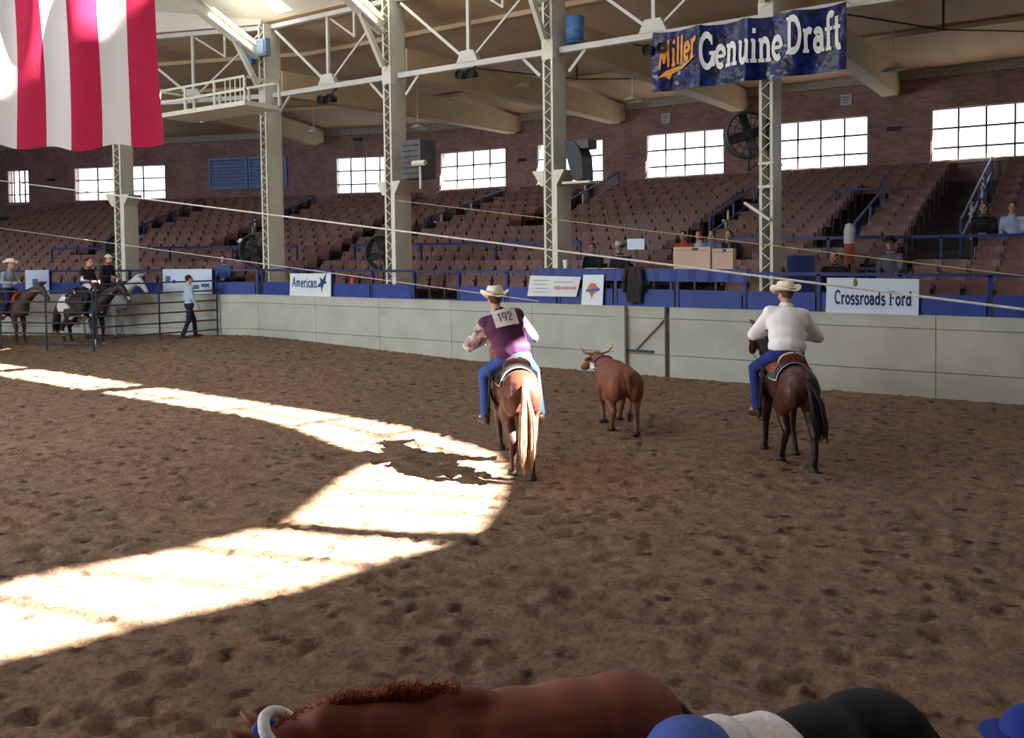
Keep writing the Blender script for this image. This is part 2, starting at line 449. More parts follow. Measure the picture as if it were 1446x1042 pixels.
pO = offs(OY)
wl = []                                    # distances along the straight brick wall from its right end
for xc in (2.3, -2.5, -7.4, -12.25, -17.1, -21.8):
    wl.append((XR - xc - 1.52, XR - xc + 1.52))
wl[-1] = (XR + 20.15, XR + 23.65)
brick_run('wall_brick_straight', pO[0], D1, N1, (pO[0] - pO[1]).length, wl[:-1] + [(XR + 20.15, XR + 23.65)])
for a, c in wl: window(pO[0], D1, N1, a, c)
L2 = (pO[2] - pO[1]).length
def sb(px):
    p, _ = at_off(px, 250, OY); return (p - pO[1]).dot(D2)
bw = sorted([(sb(556), sb(474)), (sb(233), sb(104)), (sb(40), sb(-60))])
bw = [(max(a, 0.3), min(c, L2 - 0.3)) for a, c in bw]
brick_run('wall_brick_bend', pO[1], D2, N2, L2, bw)
for a, c in bw: window(pO[1], D2, N2, a, c)
brick_run('wall_brick_end', pO[2], D3, N3, 16, [])

# blue louvred panels over the covered window
BLUE = mat('blue_paint', (44, 70, 138), rough=0.5, ns=4, amt=0.2)
BLUE_L = mat('faded_blue_paint', (122, 152, 204), rough=0.6, ns=4, amt=0.2)
def louver(a, c, label):
    p = pO[1] + D2 * ((a + c) / 2); W = c - a
    t = thing('louver_panel', label, 'louver', p - N2 * 0.06, BEND)
    f = MB()
    for z in (5.62, 6.98): f.box((0, 0, z), (W, 0.1, 0.09))
    for x in (-W / 2, W / 2): f.box((x, 0, 6.3), (0.09, 0.1, 1.44))
    f.build('frame', BLUE_L, t)
    for k in range(8): MB().box((0, 0.01, 5.74 + k * 0.155), (W - 0.08, 0.02, 0.13), Matrix.Rotation(0.5, 3, 'X')).build('slat', BLUE_L, t)
sm = (sb(299) + sb(352)) / 2
louver(sb(350), sb(298), 'blue louvred panel on the brick wall, left one beside the second column')
louver(sb(405), sb(354), 'blue louvred panel on the brick wall, partly behind the second column from the left')
for px, py in ((940, 167), (1195, 141)):
    q = at_y(px, py, YW + OY - 0.03); t = thing('wall_plaque', 'small pale square plaque on the brick wall %s' % ('left of the hanging banner\'s column' if px < 1000 else 'right of the hanging banner\'s column'), 'sign', q)
    MB().box((0, 0, 0), (0.36, 0.03, 0.36)).build('plate', mat('pale_plastic', (188, 184, 190)), t)
    z_ = MB()
    for k in range(3): z_.box((-0.02, -0.02, 0.09 - k * 0.09), (0.22 - 0.04 * k, 0.01, 0.03))
    z_.build('marking', mat('grey_mark', (128, 120, 130)), t)
for px, py, lb in ((1262, 182, 'between the two right windows'), (737, 226, 'between the windows left of the middle column'), (505, 197, 'above the window left of the third column'), (72, 254, 'between the two far left windows')):
    p, s_ = (at_y(px, py, YW + OY - 0.02), 0) if px > 600 else (at_off(px, py, OY - 0.03)[0], 1)
    t = thing('wall_vent', 'small dark slotted vent in the brick wall %s' % lb, 'vent', p, BEND if s_ else 0)
    MB().box((0, 0, 0), (0.42, 0.05, 0.13)).build('frame', mat('dark_steel', (52, 52, 55)), t)
    for k in range(3): MB().box((0, -0.03, -0.04 + 0.04 * k), (0.38, 0.02, 0.015)).build('slat', mat('black_metal', (24, 24, 27)), t)

# ------------------------------------------------------------------ roof over the stands
TAN = mat('tan_ceiling', (204, 178, 146), rough=0.8, ns=1.2, amt=0.18, stretch=(1, 0.2, 1))
TANB = mat('tan_beam', (206, 186, 150), rough=0.7, ns=2, amt=0.12)
ce = MB(); A, B_ = offs(0.5), offs(OY + 0.3)
for i in range(3):
    lo = [(A[i].x, A[i].y, 9.2), (A[i + 1].x, A[i + 1].y, 9.2), (B_[i + 1].x, B_[i + 1].y, 8.1), (B_[i].x, B_[i].y, 8.1)]
    ce.add(lo + [(x, y, z + 0.15) for x, y, z in lo], [(0, 1, 2, 3), (4, 7, 6, 5), (0, 4, 5, 1), (1, 5, 6, 2), (2, 6, 7, 3), (3, 7, 4, 0)])
ce.build('ceiling', TAN, None, kind='structure')
PURL = MB()
for o in (3.2, 6.4, 9.6):
    q = offs(o); zz = 9.2 - 1.1 * (o - 0.5) / 13.4 - 0.06
    for i in range(3): PURL.bar(q[i] + Vector((0, 0, zz)), q[i + 1] + Vector((0, 0, zz)), 0.12, 0.12)
PURL.build('trim_1', TANB, None, kind='structure')
q = offs(OY - 0.06)
LED = MB()
for i in range(3): LED.bar(q[i] + Vector((0, 0, 7.98)), q[i + 1] + Vector((0, 0, 7.98)), 0.12, 0.28)
LED.build('trim_2', mat('grey_ledge', (160, 156, 150)), None, kind='structure')

COLX = [-0.3, -5.12, -10.02, -14.8]
def beam(p, n, label):
    t = thing('roof_beam', label, 'beam', (p.x, p.y, 0), math.atan2(-n.x, n.y))
    prof = [(0, 7.18), (0, 7.85), (8, 8.15), (12.95, 8.05), (12.95, 7.5), (12.2, 7.35), (6, 7.35)]
    b = MB(); h = 0.19; k = len(prof)
    b.add([(-h, y, z) for y, z in prof] + [(h, y, z) for y, z in prof], [tuple(range(k))[::-1], tuple(range(k, 2 * k))] + [(i, (i + 1) % k, k + (i + 1) % k, k + i) for i in range(k)])
    b.build('web', TANB, t)
    fl = MB(); fl.bar((0, 0, 7.15), (0, 6, 7.31), 0.46, 0.05); fl.bar((0, 6, 7.31), (0, 12.2, 7.33), 0.46, 0.05); fl.build('lower_flange', TANB, t)
ORD = ['the right edge of the frame', 'the column under the banner', 'the fourth column from the left', 'the third column from the left', 'the second column from the left', 'the leftmost column']
for i, x in enumerate(COLX): beam(Vector((x, YW + 0.9, 0)), N1, 'tan roof beam crossing the stands from %s to the brick wall' % ORD[i])
beam(Vector((XC, YW + 0.9, 0)), (N1 + N2).normalized() if False else N1, 'tan roof beam crossing the stands from %s to the brick wall' % ORD[4])
pc1, _ = place(4.8, 0.9, 0); beam(pc1, N2, 'tan roof beam crossing the stands from %s to the brick wall' % ORD[5])

# ------------------------------------------------------------------ arena roof, its openings shaped to cast the sun patches
ROOFM = mat('roof_lining', (216, 212, 200), rough=0.8, ns=0.8, amt=0.08)
YR0, SLOPE = YW + 0.5, 0.42
def roof_z(y): return 9.25 + SLOPE * (YR0 - y)
def lift(x, y, z=0.0):
    """where the sun's ray through (x, y, z) crosses the roof slope"""
    t = (9.25 + SLOPE * (YR0 - y) - z) / (TO_SUN.z + SLOPE * TO_SUN.y)
    return (x + TO_SUN.x * t, y + TO_SUN.y * t)
LIGHT_B = [(-27.0, 10.42), (-21.87, 10.40), (-14.5, 10.15), (-9.7, 9.95), (-8.0, 9.68), (-6.42, 9.13), (-5.7, 8.35), (-5.14, 7.36), (-4.8, 6.5), (-5.3, 6.2), (-6.5, 5.78), (-7.2, 7.2), (-7.35, 7.7), (-7.4, 8.2), (-8.6, 8.45), (-9.7, 8.85), (-10.8, 9.12), (-14.7, 9.24), (-20, 9.42), (-27.0, 9.5)]
LIGHT_Q2 = [(-6.6, 5.45), (-4.84, 6.08), (-5.06, 5.38), (-5.2, 4.7), (-5.62, 3.75), (-5.9, 3.0), (-6.4, 1.9), (-7.5, 2.2), (-7.33, 3.43), (-7.06, 4.05), (-6.76, 4.67)]
holes = [[lift(x, y) for x, y in P] for P in (LIGHT_B, LIGHT_Q2)]  # openings traced back along the sun from the lit floor outlines
def inflate(P, d):
    cx = sum(p[0] for p in P) / len(P); cy = sum(p[1] for p in P) / len(P)
    return [(cx + (x - cx) * d, cy + (y - cy) * d) for x, y in P]
for xr in (-14.8, XC):                      # slots added to light the rafters of the second and third column
    a = [lift(xr - .2, y, 8.05 + .45 * (16.75 - y)) for y in (14.8, 16.2)]
    hw = 0.32
    holes.append([(a[0][0] - hw, a[0][1]), (a[0][0] + hw, a[0][1]), (a[1][0] + hw, a[1][1]), (a[1][0] - hw, a[1][1])])
# roof opening added so that sun falls on the upper left of the hanging flag
FRT = Vector((rgt.x, rgt.y, 0)).normalized(); fx = Vector((fwd.x, fwd.y, 0)).normalized(); FD = 8.0
fl = []
for px, py in ((-300, 150), (30, 96), (110, 60), (190, 16), (222, -50), (222, -420), (-300, -420)):
    r_ = ray(px, py); q_ = CAM + r_ * (FD / r_.dot(fx)); q_ = lift(q_.x, q_.y, q_.z); fl.append((q_[0], max(q_[1], 5.6)))
holes.append(fl)
YRIDGE = 5.5
rb_ = MB()
from mathutils.geometry import tessellate_polygon
outer = [(20, YRIDGE), (20, YR0), (-62, YR0), (-62, YRIDGE)]
loops = [[Vector((x, y, 0)) for x, y in P] for P in [outer] + holes]
flat = [v for L_ in loops for v in L_]
tris = tessellate_polygon(loops)
rb_.add([(v.x, v.y, roof_z(v.y)) for v in flat], [tuple(t) for t in tris])
zr = roof_z(YRIDGE)
rb_.add([(20, YRIDGE, zr), (-62, YRIDGE, zr), (-62, -5.5, 9.2), (20, -5.5, 9.2)], [(0, 1, 2, 3)])
rb_.build('ceiling_arena', ROOFM, None, kind='structure')
SB = MB()                                   # glazing bars over the roof lights
def gbar(a, c, wd=0.1):
    p, q_ = lift(*a), lift(*c); SB.bar((p[0], p[1], roof_z(p[1]) + .05), (q_[0], q_[1], roof_z(q_[1]) + .05), wd, 0.05)
gbar((-27, 9.96), (-9.5, 9.42), 0.07); gbar((-9.5, 9.42), (-6.0, 8.75), 0.08)
for x in (-24, -21.5, -19, -16.5, -14, -12, -10, -8.4): gbar((x, 9.0), (x + 0.5, 10.6), 0.1)
gbar((-7.1, 6.8), (-5.0, 7.6), 0.08); gbar((-6.9, 6.3), (-4.9, 6.95), 0.06)
gbar((-6.9, 4.75), (-5.0, 5.35), 0.1); gbar((-7.2, 3.9), (-5.3, 4.55), 0.08); gbar((-7.4, 3.2), (-5.6, 3.6), 0.1)
SB.build('trim_3', CREAM, None, kind='structure')
sh = MB()                                   # the shell beyond the frame: fascia over the bend, ends, near side
q = offs(0.5)
for i in (1, 2): sh.bar(q[i] + Vector((0, 0, 11.6)), q[i + 1] + Vector((0, 0, 11.6)), 0.1, 4.9)
sh.build('wall_fascia', ROOFM, None, kind='structure')
sh = MB()
sh.bar((20, -14, 7), (20, 31, 7), 0.2, 15); sh.bar((-62, -14, 7), (-62, 31, 7), 0.2, 15)
sh.bar((-62, -14, 5), (20, -14, 5), 0.2, 11)
sh.add([(20, -5.5, 9.2), (-62, -5.5, 9.2), (-62, -14, 8), (20, -14, 8)], [(0, 1, 2, 3)])
sh.bar((XR, YW + .2, 4.6), (XR, 31, 4.6), 0.2, 9.2)
sh.bar((XR, YW + .3, 0.6), (20, YW + .3, 0.6), 0.2, 18)
sh.build('wall_shell', mat('shell_paint', (170, 166, 158)), None, kind='structure')

# ------------------------------------------------------------------ columns
def column(p, rz, label, cap=None, ztop=9.1):
    t = thing('lattice_column', label, 'column', (p.x, p.y, 1.2), rz)
    H = ztop - 1.2
    for s in (-1, 1):
        b = MB(); b.box((s * 0.12, 0, H / 2), (0.025, 0.56, H))
        for y in (-0.28, 0.28): b.box((s * 0.105, y, H / 2), (0.055, 0.02, H))
        b.build('side_channel', CREAM, t)
    for y, nm in ((-0.285, 'front'), (0.285, 'back')):
        b = MB(); n = int(H / 0.19)
        for k in range(n):
            x0 = -0.09 if k % 2 else 0.09
            b.bar((x0, y, k * H / n + .02), (-x0, y, (k + 1) * H / n - .02), 0.015, 0.045, (0, 1, 0))
        b.build('lacing_bars', CREAM, t)
    MB().box((0, 0, 0.03), (0.45, 0.62, 0.06)).build('base_plate', CREAM, t)
    MB().box((0, 0, 5.9), (0.29, 0.6, 0.45)).build('splice_plate', CREAM, t)
    if cap == 'funnel':                      # flared pan bracketed to the column
        for x in (-0.3, 0.3):
            b = MB(); z0, z1 = 2.85, 3.2; sx = 1 if x > 0 else -1
            b.add([(0.13 * sx, -.3, z1), (0.42 * sx, -.32, z1), (0.42 * sx, .3, z1), (0.13 * sx, .3, z1), (0.13 * sx, -.3, z0), (0.2 * sx, -.3, z0), (0.2 * sx, .3, z0), (0.13 * sx, .3, z0)],
                  [(0, 1, 2, 3), (4, 7, 6, 5), (0, 4, 5, 1), (1, 5, 6, 2), (2, 6, 7, 3), (3, 7, 4, 0)])
            b.build('flared_bracket', CREAM, t)
        MB().box((0.17, 0, 1.45), (0.12, 0.64, 2.8)).build('casing', CREAM, t)
    if cap == 'bands':
        for z in (2.6, 3.05): MB().box((0, 0, z), (0.29, 0.62, 0.05)).build('band', CREAM, t)
        MB().bar((-.4, -.34, 2.3), (.1, -.34, 1.95), 0.05, 0.1, (0, 1, 0)).build('brace', CREAM, t)
    return t
YCOL = 0.6
column(Vector((-5.12, YW + YCOL, 0)), 0, 'cream lattice column under the blue banner, with two bands', 'bands')
column(Vector((-10.02, YW + YCOL, 0)), 0, 'cream lattice column left of the blue banner, with a flared bracket and blue drum above', 'funnel')
column(Vector((-14.8, YW + YCOL, 0)), 0, 'cream lattice column third from the left, grey heater on its right side', 'funnel')
column(Vector((XC, YW + YCOL, 0)), 0, 'cream lattice column carrying the end of the catwalk platform')
p, rz = place(4.8, YCOL, 0); column(p, rz, 'cream lattice column just below the hanging flag', 'funnel')

# ------------------------------------------------------------------ trusses along the column line
GREYST = mat('pale_steel', (198, 196, 190), rough=0.5, ns=3, amt=0.1)
def truss(a, c, label):
    a, c = Vector((a.x, a.y, 0)), Vector((c.x, c.y, 0)); u = (c - a).normalized() * 0.17; a = a + u; c = c - u; d = c - a; L = d.length
    t = thing('truss_bay', label, 'truss', a, math.atan2(d.y, d.x))
    zb, zt = 7.1, 9.05
    MB().bar((0, 0, zb), (L, 0, zb), 0.15, 0.13).build('bottom_chord', GREYST, t)
    MB().bar((0, 0, zt), (L, 0, zt), 0.14, 0.12).build('top_chord', GREYST, t)
    m_ = L / 2
    MB().bar((m_, 0, zb), (m_, 0, zt), 0.08, 0.08).build('vertical', GREYST, t)
    MB().bar((3 * L / 4 - .1, 0, zt - .75), (3 * L / 4 - .1, 0, zt), 0.06, 0.06).build('vertical', GREYST, t)
    MB().bar((0.1, 0, zt - .12), (m_ - .08, 0, zb + .14), 0.055, 0.07).build('diagonal', GREYST, t)
    MB().bar((L - .1, 0, zt - .12), (m_ + .08, 0, zb + .14), 0.035, 0.05).build('diagonal', GREYST, t)
    MB().bar((m_ + .06, 0.04, zt - .1), (3 * L / 4 - .12, 0.04, zt - .72), 0.04, 0.05).build('strut', GREYST, t)
    g = MB(); g.add([(m_ - .32, -.09, zb + .06), (m_ + .32, -.09, zb + .06), (m_ + .18, -.09, zb + .34), (m_ - .18, -.09, zb + .34), (m_ - .32, .09, zb + .06), (m_ + .32, .09, zb + .06), (m_ + .18, .09, zb + .34), (m_ - .18, .09, zb + .34)],
                    [(0, 1, 2, 3), (4, 7, 6, 5), (0, 4, 5, 1), (1, 5, 6, 2), (2, 6, 7, 3), (3, 7, 4, 0)])
    g.build('gusset', GREYST, t)
    for x in (0.3, L - 0.3): MB().bar((x * 0.75 if x < 1 else L - .2, 0, zb - .5), (x + (.35 if x < 1 else -.35), 0, zb - .06), 0.05, 0.07).build('knee_brace', GREYST, t)
pts = [Vector((0.7 if x == -0.3 else x, YW + YCOL, 0)) for x in COLX] + [Vector((XC, YW + YCOL, 0)), place(4.8, YCOL, 0)[0], place(9.6, YCOL, 0)[0]]
TL = ['pale steel truss bay at the right end, right of the banner column', 'pale steel truss bay the blue banner hangs from', 'pale steel truss bay left of the blue drum, between the middle columns', 'pale steel truss bay between the catwalk column and the column with the heater', 'pale steel truss bay above the catwalk platform', 'pale steel truss bay half hidden behind the flag']
for i in range(6): truss(pts[i + 1], pts[i], TL[i])

def rafter(x, label):
    t = thing('arch_rafter', label, 'rafter', (x, 16.44, 0))
    f = lambda dy: 8.12 + 0.45 * dy
    for k, (u, hh) in enumerate(((0, .05), (.34, .05))):
        MB().bar((0, 0, f(0) + u), (0, -10.8, f(10.8) + u), 0.24, hh).build('flange', CREAM, t)
    MB().bar((0, 0, f(0) + .17), (0, -10.8, f(10.8) + .17), 0.05, 0.34).build('web', CREAM, t)
    MB().bar((0, 0.02, 7.3), (0, -0.75, f(.75)), 0.1, 0.14).build('knee', CREAM, t)
for x, lb in ((-5.12, 'cream roof rafter rising into the hall above the banner'), (-10.02, 'cream roof rafter rising left from the column with the blue drum'), (-14.8, 'sunlit cream roof rafter meeting the third column from the left'), (XC, 'sunlit cream roof rafter meeting the catwalk column')): rafter(x, lb)
# ------------------------------------------------------------------ front barrier: blue panels, posts and rails
NAVY = mat('navy_paint', (30, 46, 108), rough=0.45, ns=4, amt=0.25)
PANEL = mat('blue_panel', (42, 64, 138), rough=0.5, ns=2.5, amt=0.22)
def barrier(s_a, s_b, label, skip=()):
    p, rz = place(s_a, 0.15, 0); t = thing('barrier_railing', label, 'railing', p, rz)
    L = s_b - s_a; n = round(L / 1.4); e = L / n
    for i in range(n + 1):
        MB().box((-i * e, 0, 1.66), (0.07, 0.06, 0.92)).build('post', NAVY, t)
    for i in range(n):
        if i in skip: continue
        MB().box((-(i + .5) * e, -0.03, 1.6), (e - 0.12, 0.025, 0.36)).build('panel', PANEL, t)
    MB().bar((0, 0, 2.12), (-L, 0, 2.12), 0.06, 0.06).build('top_rail', NAVY, t)
    MB().bar((0, 0.02, 1.42), (-L, 0.02, 1.42), 0.05, 0.06).build('bottom_rail', NAVY, t)
    return t
barrier(-21.0, -0.05, 'blue panelled barrier along the straight arena wall', skip=(10, ))
barrier(0.1, 11.3, 'blue panelled barrier above the pen at the left bend')

def rail_line(s_a, s_b, o, base, hs, label, step=2.3):
    p, rz = place(s_a, o, base); t = thing('guard_rail', label, 'railing', p, rz); L = s_b - s_a; n = max(1, round(L / step))
    for i in range(n + 1): MB().box((-L * i / n, 0, hs[0] / 2), (0.06, 0.06, hs[0])).build('post', NAVY, t)
    for h in hs: MB().bar((0, 0, h), (-L, 0, h), 0.06, 0.07).build('rail', NAVY, t)
rail_line(-19.3, -12.6, 3.3, 1.455, (1.35, 0.75), 'blue rail across the stands behind the black hatted spectator')
rail_line(-8.6, -0.6, 3.3, 1.455, (1.35, 0.75), 'blue rail across the stands left of the blue skirted counter')
rail_line(0.6, 10.0, 3.3, 1.455, (1.35, 0.75), 'blue rail across the bend of the stands above the pen')

def stair_rail(s, o0, o1, label, ret=0.0):
    p, rz = place(s, o0, 0); t = thing('stair_rail', label, 'railing', p, rz)
    z0, z1 = terr(o0) , terr(o1); L = o1 - o0
    for h in (0.95, 0.5): MB().bar((0, 0, z0 + h), (0, L, z1 + h), 0.05, 0.055).build('rail', BLUE, t)
    n = max(2, round(L / 2))
    for i in range(n + 1):
        q = i / n; zz = z0 + (z1 - z0) * q; zf = terr(o0 + L * q)
        MB().box((0, L * q, (zf + zz + .95) / 2), (0.05, 0.05, zz + .95 - zf)).build('post', BLUE, t)
    if ret: 
        MB().bar((0, L, z1 + .95), (-ret, L, z1 + .95), 0.05, 0.05).build('return_rail', BLUE, t)
        MB().box((-ret, L, z1 + .5), (.05, .05, .96)).build('post', BLUE, t)
AISLES = [(-17.2, 5.4, 13.2, 'long blue stair rail at the right edge of the stands', 0), (-14.9, 5.6, 9.2, 'short blue stair rail just right of the banner column', 1.3),
          (-11.1, 6.0, 9.8, 'blue stair rail left of the banner column', 0), (-4.75, 8.4, 13.3, 'blue stair rail right of the middle column, below the windows', 0),
          (-0.35, 7.0, 12.0, 'blue stair rail right of the heater column', 0), (4.6, 7.0, 12.2, 'blue stair rail left of the heater column', 0), (9.5, 5.5, 11.5, 'blue stair rail beside the leftmost column', 0)]
for a in AISLES: stair_rail(*a)
SEATEND = mat('cream_iron', (206, 202, 184), rough=0.5)

# ------------------------------------------------------------------ stadium seats
WOOD = mat('seat_wood', (126, 88, 82), rough=0.5, ns=2.2, amt=0.35, spec=0.4)
IRON = mat('seat_iron', (128, 118, 114), rough=0.5)
def seat_meshes():
    b = MB(); n = 5                                   # curved backrest
    P = []
    for i in range(n):
        x = -0.225 + 0.45 * i / (n - 1); c = 0.03 * math.cos(x / 0.225 * PI / 2)
        for y, z in ((0.12 + c, 0.50), (0.19 + c, 0.88), (0.215 + c, 0.88), (0.145 + c, 0.50)): P.append((x, y, z))
    F = [(i * 4 + j, i * 4 + (j + 1) % 4, (i + 1) * 4 + (j + 1) % 4, (i + 1) * 4 + j) for i in range(n - 1) for j in range(4)] + [(3, 2, 1, 0), tuple(4 * (n - 1) + j for j in range(4))]
    b.add(P, F); back = b.mesh('backrest', WOOD)
    up = MB().box((0, 0.0, 0.56), (0.43, 0.03, 0.38), Matrix.Rotation(-0.22, 3, 'X')).mesh('seat_pan', WOOD)
    dn = MB().box((0, -0.12, 0.43), (0.43, 0.38, 0.03), Matrix.Rotation(-0.06, 3, 'X')).mesh('seat_pan_down', WOOD)
    st = MB(); st.box((0, 0.02, 0.22), (0.03, 0.10, 0.44)); st.box((0, -0.06, 0.62), (0.035, 0.3, 0.035)); st.bar((0, 0.06, 0.42), (0, 0.19, 0.86), 0.03, 0.05); st.box((0, 0.0, 0.015), (0.05, 0.22, 0.03))
    return back, up, dn, st.mesh('standard', IRON), st
S_BACK, S_UP, S_DN, S_STD, S_STMB = seat_meshes()
PEOPLE_SEATS = []                                      # (s, row) where somebody sits
def sx(px, row):                                       # along-wall position of a pixel column on a seating row
    o = 1.5 + 0.9 * row + 0.55; p = at_y(px, 330, YW + o)
    if p.x > XC - 0.352 * o: return -(p.x - XC)
    return at_off(px, 330, o)[1]
PSPOTS = {'dark': (sx(1181, 0), 0), 'coat': (sx(1259, 1), 1), 'g1': (sx(970, 2), 2), 'g2': (sx(990, 2), 2), 'g3': (sx(1010, 2), 2), 'g4': (sx(1032, 2), 2),
          'r1': (sx(1390, 4), 4), 'r2': (sx(1430, 4), 4), 'bl': (sx(318, 0), 0), 'dk': (sx(347, 2), 2)}
spots = []
for row in range(NROW):
    o = 1.5 + 0.9 * row + 0.55; zf = 1.2 + 0.255 * row
    lo = -20.2; hi = 0.352 * o - .3
    n = int((hi - lo) / 0.52)
    for i in range(n):
        s = lo + 0.26 + i * 0.52
        if o > 3.4 and any(a[0] - 0.15 < s < a[0] + 1.0 for a in AISLES[:5] if a[1] - 1.6 < o < a[2] + 1.0): continue
        if row < 2 and -12.9 < s < -8.9 and row == 0: continue
        spots.append((s, row, 0))
    for i in range(int(19 / 0.52)):
        s = 0.4 + i * 0.52
        if any(a[0] - 0.15 < s < a[0] + 1.0 for a in AISLES[5:] if a[1] - 1.6 < o < a[2] + 1.0): continue
        spots.append((s, row, 1))
def spot_pos(s, row, bend):
    o = 1.5 + 0.9 * row + 0.55; zf = 1.2 + 0.255 * row
    p = (C0 + D2 * s + N2 * (o * KB)) if bend else (C0 + D1 * s + N1 * o)
    p.z = zf; return p, (BEND if bend else 0)
def near(p):
    for s, r in PSPOTS.values():
        q, _ = spot_pos(s, r, 1 if s > 0.352 * 3 else 0)
        if abs(q.z - p.z) < 0.1 and (q - p).length < 0.5: return True
    return False
cand = []
for sp in spots:
    p, rz = spot_pos(*sp)
    if near(p): continue
    dep = (p - CAM).dot(fx); side = (p - CAM).dot(Vector((rgt.x, rgt.y, 0)))
    if side / dep > 0.63 or side / dep < -0.62: continue
    cand.append((dep, p, rz, sp))
cand.sort(key=lambda c: c[0])
RN = ['first', 'second', 'third', 'fourth', 'fifth', 'sixth', 'seventh', 'eighth', 'ninth', 'tenth', 'eleventh', 'twelfth', 'thirteenth']
def seat(p, rz, row, down=False):
    t = thing('stadium_seat', 'brown wooden tip-up seat in the %s row up from the blue barrier' % RN[row], 'seat', p, rz, 'brown stadium seats in the %s row' % RN[row])
    link('backrest', S_BACK, t); link('seat_pan', S_DN if down else S_UP, t)
    for x in (-0.25, 0.25):
        q = link('standard', S_STD, t); q.location.x = x
    return t
NIND = 288
for dep, p, rz, sp in cand[:NIND]: seat(p, rz, sp[1])
for s, r in PSPOTS.values():
    p, rz = spot_pos(s, r, 1 if s > 0.352 * 3 else 0); seat(p, rz, r, True)
far_w, far_i = MB(), MB()
for dep, p, rz, sp in cand[NIND:]:
    R = Matrix.Rotation(rz, 3, 'Z')
    for me in (S_BACK, S_UP): far_w.add([R @ v.co + p for v in me.vertices], [tuple(f.vertices) for f in me.polygons])
    far_i.add([R @ (Vector(v) + Vector((-0.25, 0, 0))) + p for v in S_STMB.v], S_STMB.f)
k0 = len(far_w.f)
far_w.v += far_i.v; nv = len(far_w.v) - len(far_i.v); far_w.f += [tuple(i + nv for i in f) for f in far_i.f]
me = far_w.mesh('stadium_seat_rows', WOOD); me.materials.append(IRON)
for i, pgn in enumerate(me.polygons):
    if i >= k0: pgn.material_index = 1
fs = link('stadium_seat_rows', me, None, 'stuff'); tag(fs, 'distant brown tip-up seats filling the upper rows of the stands below the windows', 'seats')
# cream seat ends standing along the aisles
for i, (s, row) in enumerate([(-17.25, 6), (-17.25, 9), (-4.2, 9), (-4.2, 11), (-0.3, 7), (-0.3, 9), (4.9, 7), (4.9, 9), (-11.2, 6)]):
    p, rz = spot_pos(s, row, 1 if s > 0 else 0)
    t = thing('aisle_seat_end', 'cream iron seat end, %s row, at the %s' % (RN[row], ['right edge of the stands', 'right edge of the stands', 'stair rail right of the middle column', 'stair rail right of the middle column', 'stair rail right of the heater', 'stair rail right of the heater', 'stair rail left of the heater', 'stair rail left of the heater', 'stair rail left of the banner column'][i]), 'seat end', p - Vector((0, 0.45, 0)), rz)
    MB().box((0, 0, 0.3), (0.05, 0.12, 0.6)).build('leg', SEATEND, t); MB().box((0, -.05, 0.62), (0.07, 0.36, 0.06)).build('armrest', SEATEND, t)
    MB().box((0, 0.16, 0.62), (0.06, 0.06, 0.6)).build('upright', SEATEND, t)

